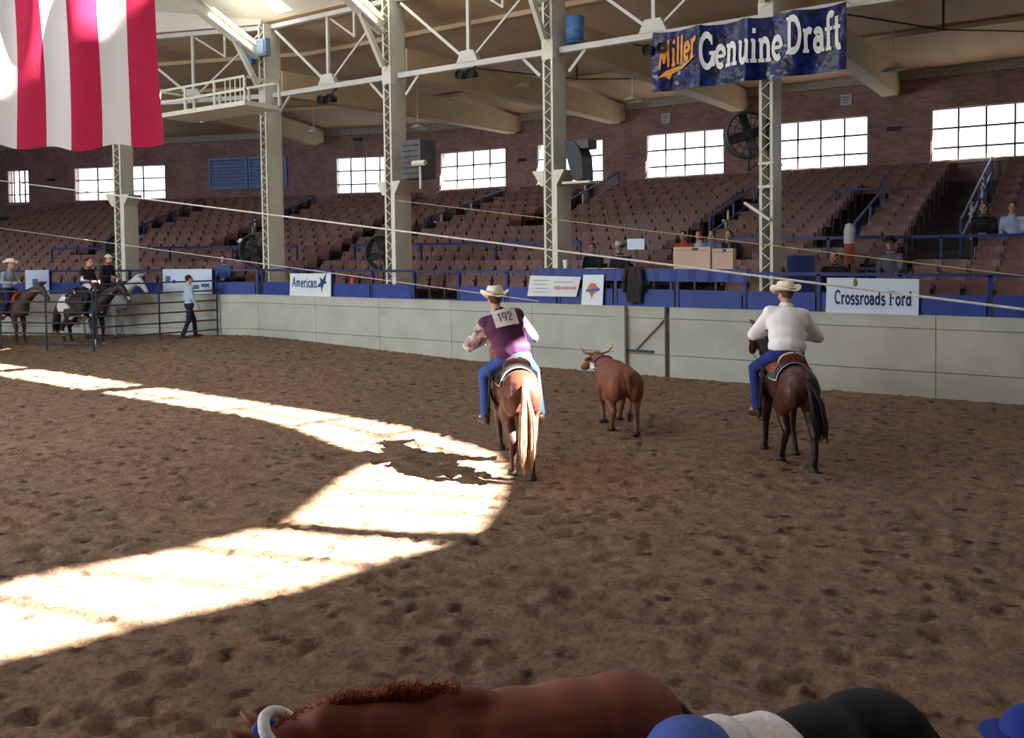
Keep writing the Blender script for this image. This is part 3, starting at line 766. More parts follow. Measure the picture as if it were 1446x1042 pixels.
# ------------------------------------------------------------------ lettering: strokes laid out as ribbons
def arc(cx, cy, rx, ry, a0, a1, n=14):
    return [(cx + rx * math.cos(math.radians(a0 + (a1 - a0) * i / n)), cy + ry * math.sin(math.radians(a0 + (a1 - a0) * i / n))) for i in range(n + 1)]
def sf(x, y, w=0.17): return [(x - w, y), (x + w, y)]
G_ = {
 'G': (0.92, [arc(.46, .5, .36, .46, 45, 345, 20), [(.81, .05), (.81, .42)]], [sf(.78, .44, .2), [(.74, .68), (.74, .95)]]),
 'C': (0.82, [arc(.46, .5, .36, .46, 50, 310, 20)], [[(.72, .66), (.72, .96)]]),
 'D': (0.98, [[(.2, 0), (.2, 1)], [(.2, .96)] + arc(.42, .5, .42, .46, 90, -90, 14) + [(.2, .04)]], [sf(.16, .02), sf(.16, .98)]),
 'F': (0.80, [[(.2, 0), (.2, 1)]], [sf(.2, .02, .2), [(.02, .97), (.74, .97)], [(.74, .97), (.74, .75)], [(.2, .52), (.58, .52)], [(.56, .4), (.56, .64)]]),
 'A': (0.86, [[(.08, 0), (.44, 1)], [(.44, 1), (.8, 0)]], [[(.22, .36), (.66, .36)]]),
 'e': (0.66, [arc(.34, .31, .25, .28, 0, 310, 16)], [[(.1, .32), (.59, .32)]]),
 'n': (0.80, [[(.2, 0), (.2, .62)], [(.2, .4)] + arc(.4, .4, .2, .2, 160, 0, 8) + [(.6, 0)]], [sf(.2, .02), sf(.6, .02), [(.05, .6), (.2, .6)]]),
 'u': (0.80, [[(.2, .6), (.2, .22)] + arc(.38, .22, .18, .2, 180, 340, 8), [(.6, .62), (.6, 0)]], [[(.06, .6), (.2, .6)], [(.46, .6), (.6, .6)], [(.6, .02), (.75, .02)]]),
 'i': (0.42, [[(.2, 0), (.2, .62)], [(.2, .8), (.2, .94)]], [sf(.2, .02), [(.05, .6), (.2, .6)]]),
 'r': (0.60, [[(.2, 0), (.2, .62)], [(.2, .38)] + arc(.42, .4, .2, .2, 160, 50, 6)], [sf(.2, .02), [(.05, .6), (.2, .6)]]),
 'a': (0.70, [arc(.3, .19, .2, .17, 20, 380, 14), arc(.32, .42, .2, .18, 160, 0, 8) + [(.52, 0)]], [[(.52, .02), (.67, .02)]]),
 'f': (0.50, [[(.22, 0), (.22, .8)] + arc(.4, .8, .18, .18, 180, 40, 8)], [sf(.22, .02), [(.02, .58), (.46, .58)]]),
 't': (0.50, [[(.22, .88), (.22, .18)] + arc(.38, .18, .16, .16, 180, 300, 8)], [[(.02, .58), (.44, .58)]]),
 'o': (0.68, [arc(.34, .31, .25, .28, 0, 360, 18)], []),
 's': (0.58, [arc(.29, .46, .18, .14, 20, 270, 10) + arc(.29, .16, .2, .16, 90, -160, 10)], []),
 'd': (0.76, [arc(.32, .3, .22, .27, 0, 360, 16), [(.56, 0), (.56, 1)]], [[(.42, .98), (.56, .98)], [(.56, .02), (.71, .02)]]),
 'm': (1.16, [[(.2, 0), (.2, .62)], [(.2, .4)] + arc(.37, .42, .17, .18, 160, 0, 8) + [(.54, 0)], [(.54, .4)] + arc(.72, .42, .18, .18, 160, 0, 8) + [(.9, 0)]], []),
 'c': (0.60, [arc(.34, .31, .25, .28, 45, 315, 14)], []),
 'M': (1.16, [[(.1, 0), (.24, .95)], [(.24, .95), (.5, .2)], [(.5, .2), (.84, 1.0)], [(.84, 1.0), (.9, 0)], arc(.06, .88, .18, .1, 200, 0, 6)], []),
 'l': (0.36, [[(.18, 0), (.18, 1)]], []),
 '1': (0.5, [[(.25, 0), (.25, 1)], [(.08, .8), (.25, 1)]], []),
 '9': (0.7, [arc(.34, .7, .24, .28, 0, 360, 14), [(.58, .7), (.5, .2), (.3, 0)]], []),
 '2': (0.7, [arc(.33, .72, .25, .26, 170, -30, 8) + [(.08, .02), (.6, .02)]], []),
 ' ': (0.42, [], []),
}
def ribbon(mb, pts, w, P):
    Q = []
    for a, b in zip(pts[:-1], pts[1:]):
        L = math.hypot(b[0] - a[0], b[1] - a[1]); k = max(1, int(L / 0.25))
        Q += [(a[0] + (b[0] - a[0]) * i / k, a[1] + (b[1] - a[1]) * i / k) for i in range(k)]
    Q.append(pts[-1]); vs = []
    for i, q in enumerate(Q):
        a, b = Q[max(0, i - 1)], Q[min(len(Q) - 1, i + 1)]
        dx, dy = b[0] - a[0], b[1] - a[1]; L = math.hypot(dx, dy) or 1; nx, ny = -dy / L * w / 2, dx / L * w / 2
        vs += [P(q[0] + nx, q[1] + ny), P(q[0] - nx, q[1] - ny)]
    mb.add(vs, [(2 * i, 2 * i + 1, 2 * i + 3, 2 * i + 2) for i in range(len(Q) - 1)])
def text_width(t): return sum(G_[c][0] for c in t)
def write(mb, txt, P, h, x0, z0, wide=1.0, stem=0.17, hair=0.08, slant=0.0):
    """P maps (x, z, lift) to a point just in front of the sign"""
    x = 0; k = 0
    for c in txt:
        adv, st, hr = G_[c]
        for group, w in ((st, stem), (hr, hair)):
            for pts in group:
                k += 1
                ribbon(mb, pts, w, lambda u, v, x=x, k=k: P(x0 + (x + u + slant * v) * h * wide, z0 + v * h, 0.0004 * (k % 7)))
        x += adv
    return x0 + x * h * wide

def sign_board(name, label, cor, Y, m_, tilt=0.0):
    """a board whose corners (tl, tr, br, bl) are given where they stand on the plane Y"""
    c = [at_y(px, py, Y) for px, py in cor]; x0, z0 = c[3].x, c[3].z
    t = thing(name, label, 'sign', (x0, Y, 0))
    L = [(p.x - x0, p.z) for p in c]
    b = MB(); b.add([(x, -0.012, z) for x, z in L] + [(x, 0.012, z) for x, z in L], [(3, 2, 1, 0), (4, 5, 6, 7), (0, 1, 5, 4), (1, 2, 6, 5), (2, 3, 7, 6), (3, 0, 4, 7)])
    b.build('board', m_, t)
    return t, L
WHITE = mat('white_board', (214, 222, 226), rough=0.35, ns=2, amt=0.06)
INK = mat('navy_ink', (28, 36, 88), rough=0.5)
YS = YW + 0.06
t, L = sign_board('sponsor_sign', 'large white sign lettered in navy, hung on the barrier right of the white shirted rider', [(1168, 392), (1298, 394), (1297, 447), (1166, 442)], YS, mat('pale_blue_board', (196, 210, 224), rough=0.3, ns=2, amt=0.05))
b = MB(); W = L[1][0]; h = 0.245
write(b, 'Crossroads Ford', lambda x, z, l: (x, -0.014 - l, z), h, 0.10 * W - .0, L[3][1] + 0.2 * 0.9, (0.83 * W) / (h * text_width('Crossroads Ford')), 0.2, 0.09)
b.build('lettering', INK, t)
MB().ell((W * 0.33, -0.02, L[0][1] - 0.08), (0.035, 0.012, 0.075)).build('hanging_tag', mat('olive_tag', (118, 116, 60)), t)
t, L = sign_board('sponsor_sign', 'small white sign with blue lettering and bird emblem, near the second column from the left', [(410, 386), (467.5, 386), (467.5, 421), (409.5, 420)], YS, WHITE)
b = MB(); W = L[1][0]; h = 0.26
write(b, 'American', lambda x, z, l: (x, -0.014 - l, z), h, 0.07 * W, L[3][1] + 0.3, 0.6 * W / (h * text_width('American')), 0.2, 0.13, 0.1)
ex = W * 0.8; ez = L[3][1] + 0.42
b.add([(ex + x * 0.3, -0.015, ez + z * 0.3) for x, z in ((-.75, -.4), (-.2, .1), (-.35, .55), (.05, .3), (.55, .95), (.4, .2), (.6, .0), (.2, -.1), (.0, -.5), (-.1, -.9), (-.2, -.35))], [tuple(range(11))[::-1]])
b.build('lettering', mat('blue_ink', (48, 66, 130)), t)
t, L = sign_board('cloth_banner', 'white banner with faint red lettering tied crooked on the barrier, left of the poster', [(749, 389), (820.5, 391), (814, 419), (745, 418)], YS, mat('white_banner', (218, 224, 222), rough=0.7, ns=6, amt=0.08, bump=0.3))
b = MB(); W = L[1][0]; z0 = L[3][1]
for r, (xa, xb, zz, th) in enumerate([(.5, .92, .20, .075)]):
    n = 9
    for i in range(n): b.box((W * (xa + (xb - xa) * (i + .5) / n), -0.016, z0 + zz), (W * (xb - xa) / n * 0.66, 0.004, th * (1 if i % 3 else 0.75)))
b.build('red_marking', mat('faded_red', (196, 128, 144)), t)
b = MB()
for xa, xb, zz in ((.12, .42, .36), (.12, .38, .27), (.14, .40, .18), (.52, .86, .33), (.12, .36, .10)): b.box((W * (xa + xb) / 2, -0.015, z0 + zz), (W * (xb - xa), 0.004, 0.012))
b.build('grey_marking', mat('grey_mark', (128, 120, 130)), t)
t, L = sign_board('sponsor_poster', 'white upright poster with an orange sunburst and blue band, right of the crooked banner', [(824, 388), (853, 388), (851, 432), (821, 430)], YS - 0.02, WHITE)
W = L[1][0]; zc = (L[0][1] + L[3][1]) / 2
b = MB(); b.add([(W * .52 + 0.115 * math.cos(a) * (1 + 0.12 * (i % 2)), -0.015, zc + .02 + 0.13 * math.sin(a)) for i, a in enumerate([PI * k / 10 for k in range(11)])], [tuple(range(11))[::-1]])
b.add([(W * .30, -.015, zc - .03), (W * .74, -.015, zc - .03), (W * .55, -.015, zc - .09), (W * .47, -.015, zc - .19), (W * .40, -.015, zc - .08)], [(0, 4, 3, 2, 1)])
b.build('orange_emblem', mat('orange_ink', (222, 120, 56)), t)
b = MB(); b.add([(W * .2, -0.017, zc - .045), (W * .8, -.017, zc - .02), (W * .84, -.017, zc + .045), (W * .26, -.017, zc + .02)], [(0, 1, 2, 3)]); b.build('blue_band', mat('poster_blue', (88, 104, 176)), t)
for (pa, pb, lb) in (((230, 386), (300, 416), 'pale sign with dark marks on the barrier behind the standing man'), ((36, 388), (70, 418), 'pale sign with a dark mark at the far left behind the brown horse')):
    a, _ = at_off(pa[0], pa[1], 0.04); c, _ = at_off(pb[0], pb[1], 0.04)
    p = Vector((a.x, a.y, 0)); t = thing('sponsor_sign', lb, 'sign', p, BEND); W = (Vector((c.x, c.y, 0)) - p).length; z1, z0 = 2.16, 1.44
    MB().box((W / 2, 0, (z0 + z1) / 2), (W, 0.024, z1 - z0)).build('board', mat('bluish_board', (190, 208, 226), rough=0.4, ns=2, amt=0.06), t)
    b = MB()
    for k, (xa, ww, zz, hh) in enumerate([(.06, .1, .42, .2), (.2, .06, .36, .1), (.62, .12, .2, .12), (.78, .16, .25, .1)] if W > 1.2 else [(.3, .25, .35, .2), (.6, .2, .35, .06)]):
        b.box((W * xa + W * ww / 2, -0.014, z0 + zz), (W * ww, 0.005, hh))
    b.build('marking', mat('slate_mark', (84, 104, 140)), t)

# ------------------------------------------------------------------ big hanging banner
t = thing('hanging_banner', 'shiny dark blue vinyl banner with white and orange lettering hung from the truss', 'banner', (-7.40, YW + 0.16, 0))
BW, BZ0, BZ1 = 3.80, 5.83, 7.05
VIN = mat('blue_vinyl', (14, 36, 98), rough=0.22, ns=5, amt=0.75, spec=0.4, bump=0.9, rgb2=(5, 9, 28), detail=8)
def bpos(x, z, l=0.0):
    u = x / BW; v = (BZ1 - z) / (BZ1 - BZ0)
    sag = 0.05 * abs(math.sin(u * PI * 4)) * (1 - v)
    fold = 0.045 * math.sin(u * 26 + 1.5 * v) * (0.4 + 0.6 * v) + 0.03 * math.sin(u * 9 + 4 * v) + 0.05 * math.exp(-((u - .27) / .02) ** 2) + 0.05 * math.exp(-((u - .52) / .03) ** 2)
    crk = 0.010 * noise.noise(Vector((x * 7, z * 7, 0))) + 0.005 * noise.noise(Vector((x * 19, z * 19, 3)))
    return (x, -fold - l * 1.0 - crk, z - sag)
b = MB(); nx, nz = 130, 40
b.add([bpos(BW * i / nx, BZ0 + (BZ1 - BZ0) * j / nz) for j in range(nz + 1) for i in range(nx + 1)],
      [(j * (nx + 1) + i, j * (nx + 1) + i + 1, (j + 1) * (nx + 1) + i + 1, (j + 1) * (nx + 1) + i) for j in range(nz) for i in range(nx)])
b.build('cloth', VIN, t, smooth=True)
b = MB(); Pb = lambda x, z, l: bpos(x, z, 0.022 + l)
h = 0.70; W1 = (1.64) / (h * text_width('Genuine'))
write(b, 'Genuine', Pb, h, 1.02, 6.19, W1, 0.19, 0.10)
write(b, 'Draft', Pb, .66, 2.73, 6.26, 0.98 / (.66 * text_width('Draft')), 0.2, 0.10)
b.build('white_lettering', mat('white_vinyl', (226, 228, 226), rough=0.35, ns=9, amt=0.1), t)
b = MB()
Pm = lambda x, z, l: bpos(x, z + (x - 0.2) * 0.28, 0.024 + l)
write(b, 'Miller', Pm, 0.54, 0.15, 6.28, 0.78 / (0.54 * text_width('Miller')), 0.2, 0.14, 0.18)
b.add([Pm(x, z, 0) for x, z in ((.12, 6.12), (.3, 6.22), (.62, 6.22), (.95, 6.27), (.62, 6.14), (.42, 6.12), (.36, 6.02), (.26, 6.12))], [(0, 7, 1), (7, 6, 5, 1), (1, 5, 4, 2), (2, 4, 3)])
b.build('orange_lettering', mat('orange_vinyl', (226, 150, 52), rough=0.4, ns=9, amt=0.15), t)
b = MB()
for u in (0.003, 0.27, 0.52, 0.76, 0.997): b.tube([bpos(BW * u, BZ1), (BW * u, 0.35, BZ1 + 0.05)], 0.012, 5)
b.build('tie_cord', mat('white_cord', (210, 208, 200)), t)

# ------------------------------------------------------------------ flag
fr = ray(224, 206); fr = CAM + fr * (FD / (fr.dot(fx)))
FWID, FTOP = 13 * 0.263, 10.2
t = thing('hanging_flag', 'huge red and white striped flag hanging in the upper left, its stripes vertical', 'flag', (fr.x, fr.y, 0), math.atan2(FRT.y, FRT.x))
RED = cloth_translucent('flag_red', (216, 56, 96), 0.45); WHT = cloth_translucent('flag_white', (252, 252, 254), 0.45)
FBLUE = cloth_translucent('flag_blue', (52, 56, 120), 0.4)
def fpos(x, z):
    d = (FTOP - z) / (FTOP - fr.z)
    y = 0.035 * math.sin(x * 5.5 + z * 0.6) + 0.02 * math.sin(x * 13 - z * 1.1) + 0.02 * math.sin(z * 2.5 + x * 3)
    zz = z + (0.025 * math.sin(x * 11) + 0.02 * math.cos(x * 4)) * max(0, d) ** 4
    xx = x + (0.03 * math.exp(-((z - fr.z) / 0.5) ** 2) if x > -0.03 else 0.0) + 0.012 * math.sin(z * 1.7) - 0.022 * (z - fr.z) * (1 if x > -1 else 1) * 0.6
    return (xx, y, zz)
zs = [fr.z + (FTOP - fr.z) * j / 50 for j in range(51)]
for k in range(13):
    x1 = -k * 0.263; x0 = x1 - 0.263; b = MB(); n = 7
    top = 51 if k < 6 else 36
    b.add([fpos(x0 + (x1 - x0) * i / n, z) for z in zs[:top] for i in range(n + 1)], [(j * (n + 1) + i, j * (n + 1) + i + 1, (j + 1) * (n + 1) + i + 1, (j + 1) * (n + 1) + i) for j in range(top - 1) for i in range(n)])
    b.build('stripe', WHT if k % 2 else RED, t, smooth=True)
b = MB(); n = 20; x1 = -6 * 0.263; x0 = -13 * .263
b.add([fpos(x0 + (x1 - x0) * i / n, z) for z in zs[35:] for i in range(n + 1)], [(j * (n + 1) + i, j * (n + 1) + i + 1, (j + 1) * (n + 1) + i + 1, (j + 1) * (n + 1) + i) for j in range(15) for i in range(n)])
b.build('canton', FBLUE, t, smooth=True)
MB().tube([(0.05, 0, FTOP + .03), (-FWID - .15, 0, FTOP + .03)], 0.035, 8).build('hanging_pole', CREAM, t)
b = MB()
for x in (-.4, -FWID + .3): b.tube([(x, 0, FTOP + .05), (x, 0, 13.0)], 0.012, 5)
b.build('hanging_rope', mat('white_cord', (210, 208, 200)), t)

# ------------------------------------------------------------------ fans, heater and other fittings on the columns
DARK = mat('dark_steel', (52, 52, 55)); BLACK = mat('black_metal', (24, 24, 27)); FANG = mat('fan_green_grey', (62, 68, 66), rough=0.6)
def drum_fan(p, rz, label, r=0.5, arm=None):
    t = thing('drum_fan', label, 'fan', p, rz)
    X = Matrix.Rotation(PI / 2, 3, 'Y')
    MB().lathe([(r, -.16), (r + .02, -.15), (r + .02, .15), (r, .16), (r - .03, .14), (r - .03, -.14), (r, -.16)], 24, ax=X).build('drum', FANG, t, smooth=True)
    b = MB()
    for k in range(16):
        a = 2 * PI * k / 16; b.bar((0.17, .06 * math.cos(a), .06 * math.sin(a)), (0.17, r * math.cos(a), r * math.sin(a)), .008, .014)
    for q in (.35, .7): 
        pts = [(0.175, r * q * math.cos(2 * PI * i / 20), r * q * math.sin(2 * PI * i / 20)) for i in range(21)]; b.tube(pts, .008, 4)
    b.build('guard', BLACK, t)
    for k in range(4):
        a = 2 * PI * k / 4 + .3; c, s = math.cos(a), math.sin(a)
        bl = MB(); R = Matrix.Rotation(a, 3, 'X') @ Matrix.Rotation(0.5, 3, 'Y') 
        bl.box((0, 0, r * 0.5), (0.03, 0.2, r * 0.8), Matrix.Identity(3)); bl.v = [tuple(Matrix.Rotation(a, 3, 'X') @ (Matrix.Rotation(0.55, 3, 'Z') @ Vector(v))) for v in bl.v]
        bl.build('blade', DARK, t)
    MB().lathe([(0.001, -.12), (.09, -.1), (.09, .1), (.001, .12)], 12, ax=X).build('motor', DARK, t)
    MB().tube([(0, 0, -r - .02), (0, 0, -r - .25), arm or (0, .3, -r - .25)], .025, 6).build('bracket', DARK, t)
    return t
def wp(px, py, Y): return at_y(px, py, Y)
drum_fan(wp(1057, 190, 16.95), -1.0, 'dark round fan high on the left of the banner column', 0.46, (0.25, 0.1, -.6))
drum_fan(wp(541, 357, 17.35), -1.35, 'dark round fan low on the left of the heater column', 0.48, (0.25, 0.1, -.9))
drum_fan(wp(362, 354, 17.35), -1.2, 'dark round fan low on the left of the catwalk column', 0.50, (0.2, 0.1, -.9))
p_, s_ = at_off(170, 350, 1.0); drum_fan(p_, -0.9, 'dark round fan beside the leftmost column', 0.42, (0.2, .1, -.8))
t = thing('unit_heater', 'dark grey heater box with a pale pipe, right of the third column', 'heater', wp(591, 226, 16.9))
MB().box((0, 0, 0), (0.62, 0.6, 0.95)).build('housing', mat('heater_grey', (96, 96, 98), ns=5, amt=0.3), t)
for k in range(6): MB().box((0, -0.31, -.35 + k * .14), (0.5, .03, .02)).build('louver', DARK, t)
MB().tube([(.1, -.34, -.12), (.5, -.34, -.12)], .07, 8).build('pipe', CREAM, t); MB().tube([(.3, -.3, -.2), (.3, -.3, -.75)], .03, 6).build('drain_pipe', CREAM, t)
MB().bar((-.3, 0, .3), (-.42, 0, .3), .1, .1).build('bracket', DARK, t)
t = thing('unit_heater', 'curved dark heater housing with a pale tray, right of the middle column', 'heater', wp(812, 232, 16.9))
b = MB(); n = 8
pr = [(-.12, .5), (.1, .5), (.22, .36), (.3, .15), (.33, -.36), (.1, -.38), (.0, -.12), (-.06, .1), (-.12, .2)]
b.add([(x, -.25, z) for x, z in pr] + [(x, .25, z) for x, z in pr], [tuple(range(9)), tuple(range(9, 18))[::-1]] + [(i, 9 + i, 9 + (i + 1) % 9, (i + 1) % 9) for i in range(9)])
b.build('housing', DARK, t)
MB().box((.28, 0, .42), (.34, .4, .2)).build('motor_box', mat('heater_grey', (96, 96, 98)), t)
MB().box((.15, 0, -.42), (.7, .5, .05)).build('tray', CREAM, t)
MB().bar((-.1, 0, .5), (-.16, 0, .5), .1, .1).build('bracket', DARK, t)
t = thing('steel_drum', 'blue steel drum standing on the truss right of the middle column', 'drum', wp(812, 60, 16.9))
MB().lathe([(0.001, 0), (.21, 0), (.21, .24), (.225, .26), (.21, .28), (.21, .56), (.19, .56), (.19, .54), (.001, .54)], 18).build('body', mat('drum_blue', (78, 124, 176), rough=0.4), t, smooth=True)
MB().lathe([(.21, .02), (.23, .03), (.21, .05)], 18).build('hoop', BLUE, t)
t = thing('equipment_box', 'faded blue box fixed high on the catwalk column', 'box', wp(368, 68, 16.45))
MB().box((0, 0, 0), (0.62, 0.18, 0.48)).build('housing', mat('box_blue', (112, 132, 160), ns=5), t); MB().box((0, -.1, 0), (.5, .02, .38)).build('door', mat('box_blue_door', (104, 124, 154)), t)
MB().box((-.45, 0, -.25), (.3, .16, .3)).build('side_box', mat('drum_blue', (78, 124, 176)), t)
for px, py, lb in ((465, 141, 'pair of black spotlights under the truss right of the catwalk'), (662, 106, 'pair of black spotlights under the truss right of the heater column'), (929, 71, 'pair of black spotlights under the truss at the left end of the banner')):
    p = wp(px, py, 16.5); t = thing('spotlight_pair', lb, 'lamp', p)
    for s in (-1, 1):
        MB().lathe([(.001, -.14), (.07, -.12), (.10, .1), (.12, .14), (.10, .14), (.08, .1), (.001, .08)], 12, c=(s * .16, -.05, 0), ax=Matrix.Rotation(PI / 2, 3, 'X')).build('lamp_can', BLACK, t)
    MB().bar((-.2, 0, .1), (.2, 0, .1), .04, .04).build('crossbar', BLACK, t); MB().tube([(0, 0, .1), (0, .3, 7.02 - p.z)], .02, 6).build('hanger', BLACK, t)
# catwalk
t = thing('catwalk_platform', 'cream railed catwalk platform beside the second column, right of the flag', 'platform', (-21.75, YW - 0.9, 6.5))
MB().box((1.85, 0, 0), (3.7, 1.2, 0.12)).build('deck', CREAM, t)
for y in (-.57, .57):
    for z in ((.35, .68) if y < 0 else (.68,)): MB().bar((0, y, z), (3.7, y, z), .045, .06).build('rail', CREAM, t)
    for x in (0.03, 1.2, 2.45, 3.67): MB().box((x, y, .36), (.07 if x < 2 else .06, .05, .7)).build('post', CREAM, t)
for x in (0.03, 3.67): MB().bar((x, -.57, .68), (x, .57, .68), .045, .06).build('end_rail', CREAM, t)
for x in (2.9, 3.1, 3.3, 3.5): MB().box((x, -.57, .34), (.025, .025, .65)).build('baluster', CREAM, t)
for x in (0.4, 3.2): MB().bar((x, 0.5, -.05), (x, 1.0, .1), .08, .1).build('support_bracket', CREAM, t)
# pendant lamps under the stand roof
for px, py, lb in ((443, 186, 'left of the heater column'), (590, 179, 'right of the heater column'), (738, 122, 'left of the middle column'), (893, 140, 'left of the banner'), (1262, 95, 'at the upper right')):
    p = wp(px, py, YW + 6); t = thing('pendant_lamp', 'small pale pendant lamp under the stand roof %s' % lb, 'lamp', p)
    zc_ = 9.2 - 1.1 * (6 - .5) / 13.4
    MB().lathe([(.05, .1), (.1, .08), (.3, -.06), (.28, -.06), (.08, .06)], 14).build('shade', CREAM, t); MB().tube([(0, 0, .08), (0, 0, zc_ - p.z - .08)], .015, 5).build('rod', GREYST, t)
# tie rods and struts between the beams
for k, (xa, xb) in enumerate(((-14.5, -10.4), (-9.7, -5.5), (-4.8, -0.7))):
    t = thing('tie_rod', 'thin dark tie rod under the stand roof, %s' % ['left of the middle column', 'left of the banner column', 'right of the banner'][k], 'rod', (0, 0, 0))
    MB().tube([(xa + .3, YW + 3.4, 7.7), ((xa + xb) / 2, YW + 6, 7.6), (xb - .3, YW + 8.5, 7.8)], .02, 5).build('rod', DARK, t)
    MB().tube([((xa + xb) / 2, YW + 6, 7.6), ((xa + xb) / 2, YW + 6, 8.66)], .03, 5).build('strut', DARK, t)

# ------------------------------------------------------------------ announcers' counter and what stands on it
xa, xb = at_y(762, 375, YW + .2).x, at_y(1058, 384, YW + .2).x
t = thing('announcer_counter', 'long blue skirted counter on the barrier between the two right columns', 'counter', ((xa + xb) / 2, YW + 0.19, 0))
MB().box((0, 0, 2.19), (xb - xa, 0.2, 0.03)).build('counter_top', NAVY, t)
b = MB(); n = 60; P = []
for i in range(n + 1):
    x = -(xb - xa) / 2 + (xb - xa) * i / n; y = -0.11 - 0.012 * math.sin(i * 1.3)
    P += [(x, y, 2.18), (x, y - .004, 1.95), (x, y + .015, 1.95), (x, y + .015, 2.18)]
b.add(P, [(i * 4 + j, (i + 1) * 4 + j, (i + 1) * 4 + (j + 1) % 4, i * 4 + (j + 1) % 4) for i in range(n) for j in range(4)]); b.build('skirt', PANEL, t)
for q in (-.48, -.16, .16, .48): MB().box(((xb - xa) * q, 0.02, 1.68), (.05, .05, .98)).build('leg', NAVY, t)
CARD = mat('cardboard', (196, 170, 156), rough=0.8, ns=3, amt=0.1)
for px0, px1, py0, py1, lb in ((951, 1003, 349, 377, 'wide tan cardboard box on the blue counter'), (1005.5, 1035, 351, 378, 'narrower tan cardboard box at the right on the blue counter')):
    a, c = at_y(px0, py0, YW + .12), at_y(px1, py1, YW + .12); h = a.z - 2.205
    t = thing('cardboard_box', lb, 'box', ((a.x + c.x) / 2, YW + .2, 2.206)); W = c.x - a.x
    MB().box((0, 0, h / 2), (W, .17, h)).build('carton', CARD, t); MB().box((0, -.088, h - .07), (W * .9, .004, .012)).build('flap_edge', mat('carton_edge', (160, 134, 120)), t)
    MB().box((W * .1, -.088, h * .9), (W * .16, .005, .05)).build('hand_hole', DARK, t)
t = thing('foam_cup', 'white foam cup on the blue counter in front of the middle column', 'cup', (at_y(799, 370, YW + .15).x, YW + .15, 2.206))
MB().lathe([(.001, 0), (.05, 0), (.07, .19), (.06, .19), (.045, .02), (.001, .02)], 14).build('cup', WHITE, t)
for px, lb in ((838, 'white sheet of paper before the bareheaded announcer'), (861, 'white sheet of paper before the white hatted announcer')):
    t = thing('paper_sheet', lb, 'paper', (at_y(px, 372, YW + .17).x, YW + .17, 2.206)); MB().box((0, 0, .004), (.32, .17, .006)).build('sheet', WHITE, t)
t = thing('notice_board', 'small pale blue board standing behind the counter right of the white hatted announcer', 'board', wp(898, 346, 17.5))
MB().box((0, 0, 0.02), (.42, .02, .24)).build('board', mat('bluish_board', (190, 208, 226)), t); MB().box((0, .02, (1.2 - t.location.z) / 2), (.03, .03, t.location.z - 1.2)).build('stake', DARK, t)
t = thing('traffic_cone', 'orange traffic cone behind the blue barrier left of the heater column', 'cone', (at_y(497, 395, YW + .35).x, YW + .38, 1.2))
ORG = mat('cone_orange', (222, 78, 40), rough=0.5)
MB().lathe([(.16, .03), (.14, .05), (.035, .78), (.02, .78), (.02, .7)], 16).build('cone', ORG, t); MB().box((0, 0, .015), (.36, .36, .03)).build('base', ORG, t)
t = thing('dispenser_post', 'narrow white topped red post in the stands left of the black hatted spectator', 'post', (at_y(1199, 345, 18.7).x, 18.7, 1.455))
MB().lathe([(.001, 0), (.12, 0), (.12, .03), (.03, .05), (.03, .8), (.001, .8)], 14).build('stand', DARK, t)
MB().lathe([(.001, .8), (.10, .8), (.10, 1.22), (.001, 1.22)], 16).build('red_body', mat('can_red', (190, 96, 72)), t); MB().lathe([(.001, 1.22), (.105, 1.22), (.105, 1.5), (.07, 1.62), (.001, 1.65)], 16).build('white_top', WHITE, t)
t = thing('padded_chair', 'blue high backed chair on the deck right of the banner column', 'chair', (at_y(1130, 370, 17.6).x, 17.62, 1.2), .2)
CH = mat('chair_blue', (66, 84, 148), rough=0.8)
b = MB(); b.box((0, .2, .85), (.52, .1, .8)); b.build('backrest', CH, t); MB().box((0, -.05, .45), (.52, .5, .1)).build('seat', CH, t)
for x in (-.22, .22):
    for y in (-.25, .18): MB().box((x, y, .2), (.04, .04, .4)).build('leg', DARK, t)

t = thing('draped_jacket', 'dark jacket draped over the blue counter right of the white hatted announcer', 'jacket', (at_y(896, 375, YW + .08).x, YW + .07, 2.21))
b = MB(); n = 12; P = []
for j, (y, z) in enumerate(((.2, .03), (.05, .045), (-.04, .02), (-.055, -.2), (-.05, -.5), (-.045, -.72))):
    for i in range(n + 1):
        x = -.17 + .34 * i / n; P.append((x * (1 + .12 * math.sin(j * 2.1)), y - .018 * math.sin(i * 1.7 + j) - .02, z + (.03 * math.sin(i * .9) if j == 5 else 0)))
k = len(P); P += [(x, y + .025, z - .006) for x, y, z in P]
F = [(j * (n + 1) + i, j * (n + 1) + i + 1, (j + 1) * (n + 1) + i + 1, (j + 1) * (n + 1) + i) for j in range(5) for i in range(n)]
b.add(P, F + [tuple(k + v for v in f[::-1]) for f in F]); b.build('cloth', mat('jacket_olive', (56, 54, 52), rough=.9, ns=8, amt=.4), t, smooth=True)
for s_ in (-1, 1): MB().tube([(s_ * .15, -.06, .0), (s_ * .2, -.085, -.25), (s_ * .19, -.09, -.5)], [.05, .045, .04], 8).build('sleeve', MATS['jacket_olive'], t, smooth=True)

# ------------------------------------------------------------------ wires across the arena
def wire(pa, da, pb, db, r, label, m_):
    a = CAM + ray(*pa) * da; c = CAM + ray(*pb) * db
    t = MB().tube([a + (c - a) * (i / 12) for i in range(13)], r, 6).build('arena_cable', m_, None); tag(t, label, 'cable')
CORD = mat('white_cord', (210, 208, 200))
wire((-60, 247.5), 27, (1500, 443.5), 10, .017, 'thick pale cable slanting across the whole arena from upper left to right', CORD)
wire((-60, 314), 26, (760, 425), 15.2, .007, 'thin pale wire crossing in front of the pen at left', CORD)
wire((560, 283), 21, (1500, 396), 12, .009, 'thin yellowish wire crossing the stands behind the banner column to the right', mat('yellow_cord', (176, 160, 118)))
